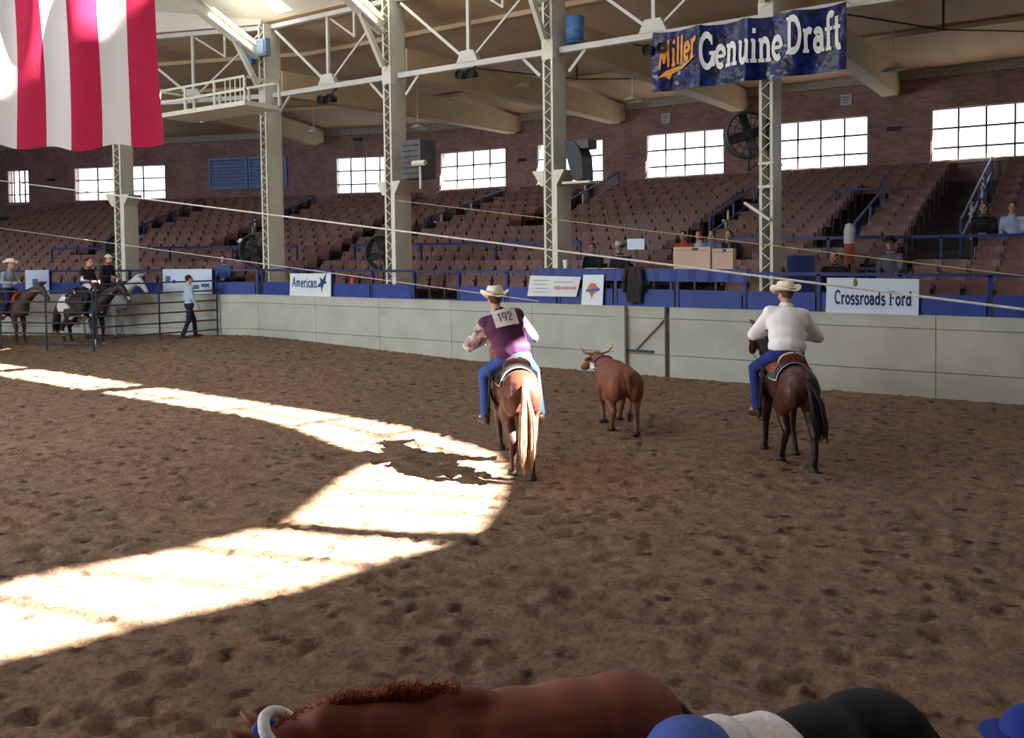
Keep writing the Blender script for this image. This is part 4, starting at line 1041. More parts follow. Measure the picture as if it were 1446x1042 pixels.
# ------------------------------------------------------------------ people
SKIN = mat('skin', (206, 156, 130), rough=0.55, ns=6, amt=0.12)
def V(*a): return Vector(a)
def hand(mb, w, d, n, side, curl=0.9, s=1.0):
    """palm, four unequal bent fingers and a thumb from the side of the palm. d: direction, n: palm normal"""
    d = d.normalized(); n = (n - d * n.dot(d)).normalized(); a = d.cross(n) * side       # a points to the thumb side
    R = Matrix((d, a, n)).transposed()
    mb.ell(w + d * .048 * s, (.052 * s, .042 * s, .017 * s), R)
    for k, (off, L) in enumerate(((.030, .070), (.010, .080), (-.010, .074), (-.029, .058))):
        b0 = w + d * .088 * s + a * off * s; r = .0098 * s
        c1 = curl * .8; d1 = d * math.cos(c1) + n * math.sin(c1); d2 = d * math.cos(c1 * 2) + n * math.sin(c1 * 2)
        mb.caps(b0 - d * .03 * s, b0, r * 1.1, r * 1.05, 8); m_ = b0 + d1 * L * .55 * s
        mb.caps(b0, m_, r * 1.05, r, 8); mb.caps(m_, m_ + d2 * L * .45 * s, r, r * .85, 8)
    t0 = w + d * .02 * s + a * .03 * s; t1 = t0 + (d * .6 + a * .8).normalized() * .045 * s; t2 = t1 + (d * .8 + n * .6).normalized() * .035 * s
    mb.caps(t0, t1, .013 * s, .0115 * s, 8); mb.caps(t1, t2, .0115 * s, .009 * s, 8)

def head_shape(mb, c, R):
    """R columns: forward, left, up of the face; c the middle of the head"""
    P = lambda x, y, z: c + R @ V(x, y, z)
    mb.ell(P(-.012, 0, .025), (.098, .077, .100), R); mb.ell(P(.022, 0, -.045), (.070, .058, .075), R); mb.ell(P(.062, 0, -.088), (.030, .034, .026), R)
    mb.caps(P(.092, 0, .012), P(.112, 0, -.026), .011, .016, 8); mb.ell(P(.104, 0, -.032), (.014, .019, .010), R)
    for s in (-1, 1):
        mb.ell(P(-.008, s * .078, -.005), (.020, .010, .032), R); mb.ell(P(.078, s * .034, .028), (.020, .026, .010), R); mb.ell(P(.055, s * .045, -.022), (.030, .022, .025), R)
    mb.ell(P(.085, 0, -.060), (.016, .024, .006), R); mb.ell(P(.083, 0, -.072), (.015, .020, .007), R)

def eyes(c, R, parent):
    for s in (-1, 1):
        MB().ell(c + R @ V(.083, s * .034, .010), (.011, .013, .010), R, 8, 6).build('eye', mat('eye', (40, 34, 32), rough=0.2), parent, smooth=True)

def cowboy_hat(parent, c, R, m_, name='hat'):
    """creased crown and rolled brim; c is the middle of the head"""
    b = MB(); n = 28; rows = []
    prof = [(1.0, 0.0, 'b'), (.84, .0, 'b'), (.62, .0, 'b'), (.60, .02, 'c'), (.57, .075, 'c'), (.50, .115, 'c'), (.34, .122, 'd'), (.12, .108, 'd'), (.005, .104, 'd')]
    for r, z, k in prof:
        for j in range(n):
            a = 2 * PI * j / n; x, y = .222 * r * math.cos(a), .184 * r * math.sin(a); zz = z
            if k == 'b':
                t = (r - .6) / .4; zz = .075 * t ** 1.4 * abs(math.sin(a)) ** 1.6 - .02 * t * math.cos(a) ** 2; y *= 1 - .12 * t
            if k == 'c': y *= 1 - z * 1.2
            if k == 'd': zz += -.022 * math.cos(a * 1) ** 2 * (1 - r) + .012 * math.cos(a); y *= .82
            rows.append(c + R @ V(x - .01, y, zz + .052))
    F = [(i * n + j, i * n + (j + 1) % n, (i + 1) * n + (j + 1) % n, (i + 1) * n + j) for i in range(len(prof) - 1) for j in range(n)] + [tuple((len(prof) - 1) * n + j for j in range(n))]
    b.add(rows, F); h = b.build(name, m_, parent, smooth=True)
    so_ = h.modifiers.new('thick', 'SOLIDIFY'); so_.thickness = .006
    bb = MB(); k = 24
    bb.tube([c + R @ V(.136 * math.cos(2 * PI * i / k) - .01, .113 * math.sin(2 * PI * i / k), .062) for i in range(k + 1)], .006, 6); bb.build('hat_band', mat('hat_band', (150, 132, 110)), h)
    return h

def ball_cap(parent, c, R, m_, name='cap'):
    b = MB(); n = 20; rows = []; m2 = 7
    for i in range(m2 + 1):
        th = PI / 2 * i / m2
        for j in range(n):
            a = 2 * PI * j / n; rows.append(c + R @ V(.108 * math.cos(th) * math.cos(a) - .012, .088 * math.cos(th) * math.sin(a), .035 + .098 * math.sin(th)))
    b.add(rows, [(i * n + j, i * n + (j + 1) % n, (i + 1) * n + (j + 1) % n, (i + 1) * n + j) for i in range(m2) for j in range(n)])
    h = b.build(name, m_, parent, smooth=True)
    q = MB(); pts = [(-.9, 0), (-.7, .6), (-.3, .95), (.3, .95), (.7, .6), (.9, 0)]
    q.add([c + R @ V(.075 + .085 * y, .082 * x, .038 - .012 * y) for x, y in pts] + [c + R @ V(.075 + .085 * y, .082 * x, .046 - .012 * y) for x, y in pts], [tuple(range(6)), tuple(range(6, 12))[::-1]] + [(i, 6 + i, 6 + (i + 1) % 6, (i + 1) % 6) for i in range(6)])
    q.build('bill', m_, h); return h

def hair_cap(parent, c, R, m_, long=False):
    b = MB(); b.ell(c + R @ V(-.026, 0, .036), (.098, .083, .098), R, 14, 9)
    if long: b.ell(c + R @ V(-.05, 0, -.06), (.06, .085, .11), R)
    return organic('hair', b, .012, m_, parent, 2)

def figure(root, J, M_, voxel=.011, shirt_voxel=.018, hatkind=None, hat_m=None, hair_m=None, sleeves='long', face=(0, 0), jacket_bulk=1.0, vest=None, fine=True):
    """J: joint positions in the local frame (x forward, y left, z up)"""
    pel, che, nk, hd = J['pelvis'], J['chest'], J['neck'], J['head']
    yaw, pit = face
    R = (Matrix.Rotation(yaw, 3, 'Z') @ Matrix.Rotation(pit, 3, 'Y'))
    b = MB()                                                    # the body: one continuous skin
    head_shape(b, hd, R); b.caps(nk, hd + R @ V(-.015, 0, -.06), .055, .055); b.ell(nk, (.07, .09, .05))
    b.caps(pel, che, .10, .115); b.caps(che, nk, .11, .065)
    for s, k in ((1, 'l'), (-1, 'r')):
        sh, el, wr = J['sh' + k], J['el' + k], J['wr' + k]
        b.caps(che + (nk - che) * .5, sh, .06, .05); b.caps(sh, el, .045, .036); b.caps(el, wr, .036, .025)
        hd_ = J.get('hd' + k, wr - el); hand(b, wr, hd_, J.get('hn' + k, V(0, -s, -.3)), J.get('ts' + k, s), J.get('curl', .8))
        hp, kn, an = J['hp' + k], J['kn' + k], J['an' + k]
        b.caps(pel, hp, .09, .085); b.caps(hp, kn, .078, .052); b.caps(kn, an, .052, .036)
        b.caps(an, an + J['ft' + k] * .14, .036, .03)
    body = organic('body', b, voxel, SKIN, root, 3)
    j = jacket_bulk; b = MB()                                   # shirt or jacket
    up = (nk - pel).normalized(); T = Matrix.Rotation(math.atan2(up.x, up.z), 3, 'Y')
    lat = (J['shl'] - J['shr']).normalized(); fw = lat.cross(up).normalized(); T = Matrix((fw, lat, up)).transposed()
    b.ell(che, (.135 * j, .185 * j, .20), T, 14, 9); b.ell(pel + (che - pel) * .5, (.125 * j, .165 * j, .20), T, 14, 9); b.ell(pel + (che - pel) * .12, (.13 * j, .17 * j, .13), T)
    b.caps(J['shl'], J['shr'], .075 * j, .075 * j); b.caps(che, nk, .12 * j, .07)
    sl = MB() if vest else b
    for k in 'lr':
        sh, el, wr = J['sh' + k], J['el' + k], J['wr' + k]
        sl.caps(sh, el, .068 * j, .055 * j)
        if sleeves == 'long': sl.caps(el, wr - (wr - el).normalized() * .015, .055 * j, .040 * j)
        if vest: b.ell(sh, (.08, .08, .08))
    if vest:
        organic('sleeves', sl, shirt_voxel * .8, vest, root, 3); organic('vest', b, shirt_voxel, M_['top'], root, 4)
    else: organic('shirt', b, shirt_voxel, M_['top'], root, 4)
    b = MB()                                                    # collar
    k = 16; b.tube([nk + T @ V(.065 * math.cos(2 * PI * i / k) + .0, .07 * math.sin(2 * PI * i / k), .028) for i in range(k + 1)], .016, 6); b.build('collar', vest or M_['top'], root, smooth=True)
    b = MB(); b.ell(pel + V(0, 0, -.01), (.135, .175, .12), None, 14, 9)   # trousers
    for k in 'lr':
        b.caps(pel, J['hp' + k], .11, .105); b.caps(J['hp' + k], J['kn' + k], .098, .070); b.caps(J['kn' + k], J['an' + k] + (J['kn' + k] - J['an' + k]) * .06, .070, .060)
    organic('trousers', b, shirt_voxel, M_['legs'], root, 4)
    for k in 'lr':
        an, ft = J['an' + k], J['ft' + k]; f = V(ft.x, ft.y, ft.z).normalized(); b = MB()
        b.caps(an + (J['kn' + k] - an) * .12, an, .050, .046); b.caps(an - V(0, 0, .02), an + f * .10 - V(0, 0, .03), .045, .043); b.caps(an + f * .10 - V(0, 0, .035), an + f * .185 - V(0, 0, .045), .043, .026); b.caps(an - f * .035 - V(0, 0, .045), an - f * .03 - V(0, 0, .01), .036, .04)
        organic('boot', b, .012, M_['shoes'], root, 2)
    if fine: eyes(hd, R, root)
    if hatkind == 'cowboy': cowboy_hat(root, hd, R, hat_m)
    elif hatkind == 'cap': ball_cap(root, hd, R, hat_m)
    if hair_m: hair_cap(root, hd, R, hair_m)
    return R

BOOT = mat('boot_leather', (70, 48, 38), rough=0.45)
JEANS = mat('blue_denim', (52, 86, 156), rough=0.85, ns=6, amt=0.3)
JEANS_D = mat('dark_denim', (30, 40, 92), rough=0.85, ns=6, amt=0.3)
HATW = mat('cream_felt', (240, 232, 210), rough=0.75, ns=4, amt=0.05)
HAIRD = mat('dark_hair', (40, 30, 26), rough=0.6); HAIRB = mat('brown_hair', (92, 62, 44), rough=0.6)

def rider_joints(lean=.30, side=0.0, hands=(.40, .30), foot=(.12, -.62), elb=.16, spread=.30):
    """seated astride: origin at the seat of the saddle"""
    J = {}; J['pelvis'] = V(0, 0, .08); L = V(math.sin(lean), side, math.cos(lean)).normalized()
    J['chest'] = J['pelvis'] + L * .34; L2 = (L + V(.10, 0, 0)).normalized(); J['neck'] = J['chest'] + L2 * .20; J['head'] = J['neck'] + (L2 + V(.15, 0, .4)).normalized() * .165
    S = (V(0, 1, 0) - L * L.y).normalized()
    for s, k in ((1, 'l'), (-1, 'r')):
        J['sh' + k] = J['chest'] + L * .10 + S * (s * .185)
        J['el' + k] = J['sh' + k] + V(.04, s * elb, -.26); J['wr' + k] = V(hands[0], s * .07, hands[1] + .02)
        d = J['wr' + k] - J['el' + k]; J['wr' + k] = J['el' + k] + d.normalized() * .255
        J['hp' + k] = V(.02, s * .11, .03); J['kn' + k] = V(.34, s * spread, -.18); J['an' + k] = V(foot[0], s * (spread + .02), foot[1]); J['ft' + k] = V(.92, s * .25, -.05)
    return J

# ------------------------------------------------------------------ horses
LEG = {'f': [(.40, .15, 1.02), (.36, .165, .82), (.42, .15, .47), (.41, .15, .17), (.45, .15, .055)],
       'h': [(-.50, .13, 1.10), (-.36, .17, .84), (-.68, .14, .52), (-.63, .14, .19), (-.58, .14, .055)]}
def horse(root, coat_m, mane_m, hoof_m, legs=None, neck=(1.02, 0, 1.66), poll=(1.16, 0, 1.78), muzzle=(1.50, 0, 1.40), voxel=.024, tail_kw=None, roached=False, ears=1.0, manefall=1, manestart=0.0):
    """local frame: x forward, z up, feet on z = 0, withers at 1.48"""
    nk, pl, mz = Vector(neck), Vector(poll), Vector(muzzle); b = MB()
    b.ell((-.50, 0, 1.20), (.34, .27, .27), None, 14, 9); b.ell((-.24, 0, 1.20), (.40, .265, .25), None, 14, 9); b.ell((.06, 0, 1.12), (.46, .285, .315), None, 16, 10)
    b.ell((.40, 0, 1.11), (.30, .25, .33), None, 14, 9); b.ell((.36, 0, 1.36), (.26, .10, .13)); b.ell((.56, 0, 1.05), (.14, .20, .22)); b.ell((-.1, 0, 1.0), (.42, .23, .21))
    for s in (-1, 1):
        b.ell((-.58, s * .12, 1.10), (.24, .165, .27)); b.ell((.42, s * .15, 1.1), (.17, .11, .26)); b.ell((-.42, s * .17, .98), (.19, .12, .24))
    base = V(.52, 0, 1.22)
    mid = base.lerp(nk, .5) + V(0.0, 0, .02)
    for (p, q, r0, r1) in ((base, mid, .215, .165), (mid, nk, .165, .125), (nk, pl, .125, .105), (V(.42, 0, 1.30), mid + V(-.06, 0, .08), .14, .08)): b.caps(p, q, r0, r1, 14)
    hd = (mz - pl); ln = hd.length; hd = hd / ln
    b.caps(pl, pl + hd * ln * .45, .105, .098, 12); b.caps(pl + hd * ln * .4, mz, .088, .062, 12); side = V(0, 0, 1).cross(hd).normalized(); down = side.cross(hd) * -1
    if down.z > 0: down = -down
    b.ell(pl + hd * .17 + down * .05, (.11, .075, .10)); b.ell(mz - hd * .01 + down * .01, (.062, .058, .062))
    ls = legs or {}
    for nm, s in (('f', 1), ('f', -1), ('h', 1), ('h', -1)):
        key = nm + ('l' if s > 0 else 'r'); pts = ls.get(key) or [V(x, y * s, z) for x, y, z in LEG[nm]]
        pts = [Vector(p) for p in pts]
        rr = (.135, .098, .060, .043, .045) if nm == 'f' else (.19, .125, .066, .045, .047)
        r2 = (.095, .055, .037, .038) if nm == 'f' else (.12, .062, .039, .040)
        for i in range(4): b.caps(pts[i], pts[i + 1], rr[i], (rr[i + 1] if i in (0,) else r2[i] * 1.12), 12)
        b.ell(pts[2], (.062, .052, .068) if nm == 'f' else (.070, .052, .075)); b.ell(pts[3], (.05, .044, .052))
        p = pts[4]; z0 = p.z - .055
        MB().lathe([(.001, 0), (.072, 0), (.066, .03), (.052, .085), (.001, .09)], 14, c=(p.x + .015, p.y, z0)).build('hoof', hoof_m, root, smooth=True)
    body = organic('body', b, voxel, coat_m, root, 5)
    for s in (-1, 1):                                            # ears, eyes, nostrils
        e0 = pl + side * .055 * s - hd * .01 - down * .07; e1 = e0 - down * .16 * ears + side * .03 * s + hd * .02
        MB().tube([e0 + down * .03, e0 - down * .03 * ears, e0.lerp(e1, .5), e1], [.034, .042, .034, .006], 10).build('ear', coat_m, root, smooth=True)
        MB().ell(pl + hd * .16 + side * .092 * s - down * .01, (.026, .016, .022), None, 8, 6).build('eye', mat('eye', (40, 34, 32)), root, smooth=True)
    nd = (nk - base).normalized(); cr = [V(.36, 0, 1.46), base.lerp(mid, .75) + V(-.05, 0, .20), mid.lerp(nk, .5) + V(-.075, 0, .125), nk + V(-.06, 0, .11), pl + V(-.03, 0, .10)]
    mn = MB(); rs = random.Random(5)
    if roached:
        for i in range(520):
            t = i / 519 * (len(cr) - 1); a = cr[min(int(t), len(cr) - 2)].lerp(cr[min(int(t), len(cr) - 2) + 1], t - min(int(t), len(cr) - 2)); y = rs.uniform(-.02, .02)
            mn.tube([a + V(0, y, -.05), a + V(rs.uniform(-.02, .02), y * 1.5, .012), a + V(rs.uniform(-.04, .04), y * 2.0 + rs.uniform(-.02, .02), rs.uniform(.02, .05))], [.012, .008, .002], 4)
    else:
        for i in range(64):
            t = i / 63 * (len(cr) - 1)
            if t < manestart: continue
            k = min(int(t), len(cr) - 2); a = cr[k].lerp(cr[k + 1], t - k); L = rs.uniform(.16, .26); w_ = manefall
            mn.tube([a + V(0, 0, -.03), a + V(rs.uniform(-.02, .02), w_ * .05, .015), a + V(rs.uniform(-.03, .03), w_ * (.13 + rs.uniform(0, .02)), -L * .45), a + V(rs.uniform(-.05, .05), w_ * (.15 + rs.uniform(0, .03)), -L)], [.018, .022, .016, .003], 5)
    mn.build('mane', mane_m, root, smooth=True)
    tk = dict(end=(-.98, 0.0, .30), bulge=(-.93, 0, .95), n=46, root=(-.80, 0, 1.28), spread=.07); tk.update(tail_kw or {})
    tl = MB(); p0, p1, p2 = Vector(tk['root']), Vector(tk['bulge']), Vector(tk['end'])
    for i in range(tk['n']):
        q = V(rs.uniform(-1, 1), rs.uniform(-1, 1), 0) * tk['spread']; e = rs.uniform(.75, 1.08)
        pe = p1.lerp(p2, e); tl.tube([p0 + q * .25, (p0.lerp(p1, .55)) + q * .5 + V(-.03, 0, .03), p1 + q, p1.lerp(pe, .6) + q * 1.25, pe + q * .9], [.020, .024, .022, .015, .003], 5)
    tl.build('tail', tk.get('m', mane_m), root, smooth=True)
    return body

LEATH = mat('saddle_leather', (92, 56, 38), rough=0.4, ns=6, amt=0.3); LEATHD = mat('dark_leather', (46, 34, 30), rough=0.4)
def saddle(root, seat_m=None, pad_m=None, rim_m=None, pad2=None):
    """western saddle cinched on the horse: pad, skirt, seat, cantle, horn, fenders with stirrups"""
    seat_m = seat_m or LEATH; n = 18
    def shell(name, x0, x1, th0, th1, r, m_, parent, thick=.02, z=1.16):
        b = MB(); nx = 7; P = []
        for t in (0, thick):
            for i in range(nx + 1):
                x = x0 + (x1 - x0) * i / nx
                for k in range(n + 1):
                    a = -th1 + 2 * th1 * k / n; dz = .018 * (abs(x - .05) / .4) ** 2
                    P.append((x, math.sin(a) * (r - .035 + t), z + math.cos(a) * (r + t) + dz))
        F = []; s_ = (nx + 1) * (n + 1)
        for i in range(nx):
            for k in range(n):
                q = (i * (n + 1) + k, i * (n + 1) + k + 1, (i + 1) * (n + 1) + k + 1, (i + 1) * (n + 1) + k); F += [q[::-1], tuple(v + s_ for v in q)]
        for i in range(nx):
            for k in (0, n): F.append((i * (n + 1) + k, (i + 1) * (n + 1) + k, s_ + (i + 1) * (n + 1) + k, s_ + i * (n + 1) + k))
        for k in range(n):
            for i in (0, nx): F.append((i * (n + 1) + k, i * (n + 1) + k + 1, s_ + i * (n + 1) + k + 1, s_ + i * (n + 1) + k))
        b.add(P, F); return b.build(name, m_, parent, smooth=False)
    shell('saddle_pad', -.34, .46, 0, 1.35, .318, pad_m or mat('dark_pad', (52, 60, 66), rough=0.9, ns=12, amt=0.4), root, .022)
    if pad2: shell('saddle_blanket', -.37, .48, 0, 1.42, .305, pad2, root, .012)
    sk = shell('saddle_skirt', -.27, .40, 0, 1.12, .345, seat_m, root, .014)
    b = MB(); b.ell((.04, 0, 1.50), (.27, .13, .045)); b.caps((.02, -.05, 1.50), (.02, .05, 1.50), .07, .07); organic('saddle_seat', b, .016, seat_m, sk, 3)
    b = MB(); k = 13                                                 # cantle
    P = []
    for i in range(k):
        a = PI * i / (k - 1); y, z = .19 * math.cos(a), 1.47 + .15 * math.sin(a) ** .8
        P += [(-.20 - .04 * math.sin(a), y, z), (-.245 - .05 * math.sin(a), y * 1.05, z - .01), (-.23, y * .95, 1.44), (-.18, y * .9, 1.46)]
    b.add(P, [(i * 4 + j, (i + 1) * 4 + j, (i + 1) * 4 + (j + 1) % 4, i * 4 + (j + 1) % 4) for i in range(k - 1) for j in range(4)]); b.build('cantle', seat_m, sk)
    b = MB(); b.tube([V(-.222 - .045 * math.sin(PI * i / 16), .192 * math.cos(PI * i / 16), 1.47 + .15 * math.sin(PI * i / 16) ** .8) for i in range(17)], .016, 7); b.build('cantle_binding', rim_m or seat_m, sk, smooth=True)
    b = MB(); b.caps((.30, 0, 1.47), (.33, 0, 1.60), .05, .024); b.ell((.335, 0, 1.615), (.045, .042, .016)); organic('saddle_horn', b, .012, seat_m, sk, 2)
    for s in (-1, 1):
        b = MB(); b.bar((.10, s * .335, 1.36), (.15, s * .37, .86), .02, .16, (1, 0, 0)); b.build('fender', LEATHD, root)
        b = MB(); b.bar((.08, s * .385, .74), (.22, s * .385, .74), .10, .02)
        for x in (.08, .22): b.bar((x, s * .385, .74), (.15, s * .38, .88), .06, .014, (0, 1, 0))
        b.build('stirrup', LEATH, root)
    b = MB(); b.tube([V(.22, .315 * math.cos(a), 1.10 + .335 * math.sin(a)) for a in [PI + PI * i / 16 for i in range(17)]], .022, 6); b.build('cinch', LEATHD, root, smooth=True)

def bridle(root, nk, pl, mz, m_):
    pl, mz = Vector(pl), Vector(mz); hd = (mz - pl).normalized(); L = (mz - pl).length; side = V(0, 0, 1).cross(hd).normalized(); dn = side.cross(hd) * -1
    b = MB()
    for t, r in ((.05, .122), (.62, .095)): 
        c = pl + hd * L * t; b.tube([c + side * r * math.cos(2 * PI * i / 18) + dn * r * 1.05 * math.sin(2 * PI * i / 18) for i in range(19)], .010, 5)
    for s in (-1, 1): b.tube([pl + hd * L * .05 + side * .118 * s, pl + hd * L * .62 + side * .094 * s, mz - hd * .04 + side * .068 * s], .009, 5)
    b.build('bridle', m_, root)
    b = MB()
    for s in (-1, 1): b.tube([mz - hd * .04 + side * .07 * s, V(.75, s * .20, 1.35), V(.40, s * .05, 1.66)], .007, 5)
    b.build('reins', m_, root)
# ------------------------------------------------------------------ placing animals: heading = angle from the view ray, turned left
def heading(px, turn):
    r = ray(px, 600); return math.atan2(r.y, r.x) + math.radians(turn)
HOOF = mat('hoof', (58, 50, 48), rough=0.5); HOOFL = mat('pale_hoof', (150, 132, 112), rough=0.5)
def local(root_loc, rz, v, s=1.0):
    return Vector(root_loc) + Matrix.Rotation(rz, 3, 'Z') @ (Vector(v) * s)

# ---- the rider in the purple vest and his sorrel horse
p = at_z(737, 672); rz = heading(737, 10); c, s = math.cos(rz), math.sin(rz)
h1 = Vector((p.x + c * .45, p.y + s * .45, 0.0))
SORREL = coat('sorrel_coat', (92, 54, 42), (56, 34, 30), .35, .9, .42)
TAILM = mat('flaxen_tail', (196, 140, 104), rough=0.55, ns=14, amt=0.45)
t = thing('horse', 'sorrel horse with a flaxen tail seen from behind at the edge of the sunlit patch', 'horse', h1, rz, None, .85)
legs1 = {'hl': [(-.50, .12, 1.10), (-.30, .17, .84), (-.60, .13, .50), (-.52, .12, .20), (-.46, .12, .055)], 'hr': [(-.52, -.12, 1.10), (-.44, -.16, .84), (-.78, -.11, .55), (-.80, -.10, .22), (-.80, -.10, .055)],
         'fl': [(.40, .15, 1.02), (.40, .17, .82), (.58, .15, .56), (.44, .15, .30), (.36, .15, .22)], 'fr': [(.40, -.15, 1.02), (.34, -.16, .82), (.34, -.14, .47), (.26, -.14, .17), (.29, -.14, .055)]}
NK = dict(neck=(1.04, .02, 1.50), poll=(1.20, .03, 1.58), muzzle=(1.48, .06, 1.20))
horse(t, SORREL, mat('sorrel_mane', (150, 92, 60), rough=.6), HOOF, legs=legs1, tail_kw=dict(m=TAILM, root=(-.80, 0, 1.30), bulge=(-.93, 0, .92), end=(-.98, .02, .16), n=60, spread=.085), **NK)
saddle(t, LEATHD, mat('black_pad', (40, 40, 46), rough=.9), mat('cantle_red', (96, 52, 44), rough=.4), mat('cream_blanket', (196, 186, 168), rough=.9))
bridle(t, NK['neck'], NK['poll'], NK['muzzle'], LEATHD)
sl_ = local(h1, rz, (.02, 0, 1.53), .85)
t = thing('person', 'rider in a purple vest, plaid sleeves and cream hat, number card on the back', 'person', sl_, rz, None, 1.08)
J = rider_joints(lean=.50, side=.26, hands=(.62, .22), elb=.20, spread=.30, foot=(.10, -.66))
PURP = mat('purple_vest', (92, 42, 84), rough=0.7, ns=5, amt=0.4, bump=0.3)
PLAID = mat('plaid_shirt', (214, 204, 206), rough=0.8, ns=16, amt=0.6, rgb2=(96, 60, 84), detail=1)
figure(t, J, {'top': PURP, 'legs': JEANS, 'shoes': BOOT}, hatkind='cowboy', hat_m=HATW, hair_m=HAIRB, vest=PLAID, voxel=.010, face=(0.1, .1), jacket_bulk=1.3)
up = (J['neck'] - J['pelvis']).normalized(); lat = (J['shl'] - J['shr']).normalized(); bk_ = up.cross(lat) * -1
if bk_.x > 0: bk_ = -bk_
cc = J['chest'] + up * .03 + bk_ * .205
b = MB(); tw = .16; la = (lat + up * .06).normalized() ; ua = bk_.cross(la).normalized()
if ua.z < 0: ua = -ua
PP = lambda x, z, l: cc - la * x + ua * z + bk_ * (.008 + l - 0.8 * x * x)
nn = 8
b.add([PP(-.135 + .27 * i / nn, z, 0) for z in (-.105, .105) for i in range(nn + 1)] + [PP(-.135 + .27 * i / nn, z, -.006) for z in (-.105, .105) for i in range(nn + 1)],
      [(i, i + 1, nn + 2 + i, nn + 1 + i) for i in range(nn)] + [(18 + i, 18 + nn + 1 + i, 18 + nn + 2 + i, 18 + i + 1) for i in range(nn)])
card = b.build('number_card', mat('white_card', (240, 236, 232), rough=.6), t)
b = MB(); write(b, '192', lambda x, z, l: PP(x, z, .004 + l), .105, -.085, -.05, .17 / (.105 * text_width('192')), .14, .12); b.build('number', mat('card_ink', (92, 88, 92)), card)

# ---- the rider in the white shirt on the dark bay
p = at_z(1112, 648); rz2 = heading(1112, 17); c, s = math.cos(rz2), math.sin(rz2); h2 = Vector((p.x, p.y, 0))
BAY = coat('bay_coat', (74, 44, 34), (34, 24, 24), .35, .85, .4)
BLKH = mat('black_mane', (28, 22, 22), rough=.5, ns=12, amt=.3)
t = thing('horse', 'dark bay horse with a black tail ridden along the wall by the white shirted rider', 'horse', h2, rz2, None, .84)
legs2 = {'fl': [(.40, .15, 1.02), (.42, .17, .82), (.56, .16, .48), (.58, .16, .18), (.62, .16, .055)], 'fr': [(.40, -.15, 1.02), (.30, -.16, .82), (.24, -.14, .47), (.08, -.14, .22), (.06, -.14, .10)],
         'hl': [(-.50, .12, 1.10), (-.24, .17, .86), (-.42, .14, .52), (-.22, .13, .22), (-.14, .13, .07)], 'hr': [(-.52, -.12, 1.10), (-.48, -.17, .86), (-.80, -.14, .52), (-.84, -.13, .19), (-.80, -.13, .055)]}
NK2 = dict(neck=(.94, .06, 1.70), poll=(1.06, .10, 1.86), muzzle=(1.32, .17, 1.46))
horse(t, BAY, BLKH, HOOF, legs=legs2, tail_kw=dict(root=(-.80, 0, 1.30), bulge=(-.94, -.10, 1.02), end=(-1.0, -.16, .50), n=48, spread=.075), **NK2)
TANL = mat('tan_leather', (150, 84, 56), rough=.4, ns=6, amt=.3); CRB = mat('cream_binding', (226, 214, 190), rough=.5)
saddle(t, TANL, mat('slate_pad', (74, 88, 96), rough=.9, ns=14, amt=.5), CRB, mat('cream_blanket', (196, 186, 168)))
bridle(t, NK2['neck'], NK2['poll'], NK2['muzzle'], LEATHD)
t2 = thing('person', 'rider in a white shirt, blue jeans and cream cowboy hat beside the wall', 'person', local(h2, rz2, (.02, 0, 1.53), .84), rz2, None, 1.06)
J = rider_joints(lean=.42, side=-.12, hands=(.52, .20), elb=.20, spread=.30, foot=(.10, -.66))
figure(t2, J, {'top': mat('white_shirt', (250, 249, 250), rough=.75, ns=5, amt=.1, bump=.3), 'legs': mat('rider_denim', (40, 58, 130), rough=.85, ns=6, amt=.3), 'shoes': BOOT}, hatkind='cowboy', hat_m=HATW, hair_m=HAIRB, voxel=.010, face=(.25, .12), jacket_bulk=1.36)

# ---- the steer
p = at_z(872, 603); rz3 = heading(872, 12); st0 = Vector((p.x, p.y, 0))
t = thing('steer', 'reddish brown horned steer running along the wall between the two riders', 'steer', st0, rz3, None, .88); t.scale = (.86, 1.06, .80)
STC = coat('steer_coat', (128, 80, 58), (112, 82, 66), .1, .6, .6)
b = MB()
b.ell((-.50, 0, .93), (.30, .25, .27), None, 14, 9); b.ell((-.10, 0, .90), (.48, .28, .31), None, 16, 9); b.ell((.34, 0, .90), (.32, .24, .32), None, 14, 9); b.ell((-.05, 0, .76), (.45, .22, .22)); b.ell((.48, 0, .82), (.16, .16, .26))
for s in (-1, 1):
    b.ell((-.60, s * .13, .86), (.20, .13, .28)); b.ell((-.62, s * .10, 1.10), (.12, .06, .07)); b.ell((.38, s * .15, .88), (.15, .10, .26))
SN, SP, SM = V(.72, .10, 1.12), V(.86, .16, 1.20), V(1.12, .30, .96)
b.caps((.42, 0, 1.0), SN, .20, .135, 14); b.caps(SN, SP, .13, .11, 12); b.caps(SP, SM, .105, .07, 12); b.ell(SM, (.07, .075, .065)); b.caps((.5, 0, .85), (.78, .10, 1.0), .10, .06)
sl2 = {'fl': [(.38, .14, .82), (.40, .15, .62), (.50, .14, .36), (.38, .14, .18), (.36, .14, .06)], 'fr': [(.38, -.14, .82), (.34, -.15, .62), (.42, -.14, .36), (.52, -.13, .14), (.56, -.13, .045)],
       'hl': [(-.48, .14, .86), (-.34, .17, .64), (-.52, .14, .40), (-.36, .14, .16), (-.32, .14, .05)], 'hr': [(-.52, -.14, .86), (-.44, -.17, .64), (-.70, -.13, .42), (-.76, -.13, .16), (-.74, -.13, .045)]}
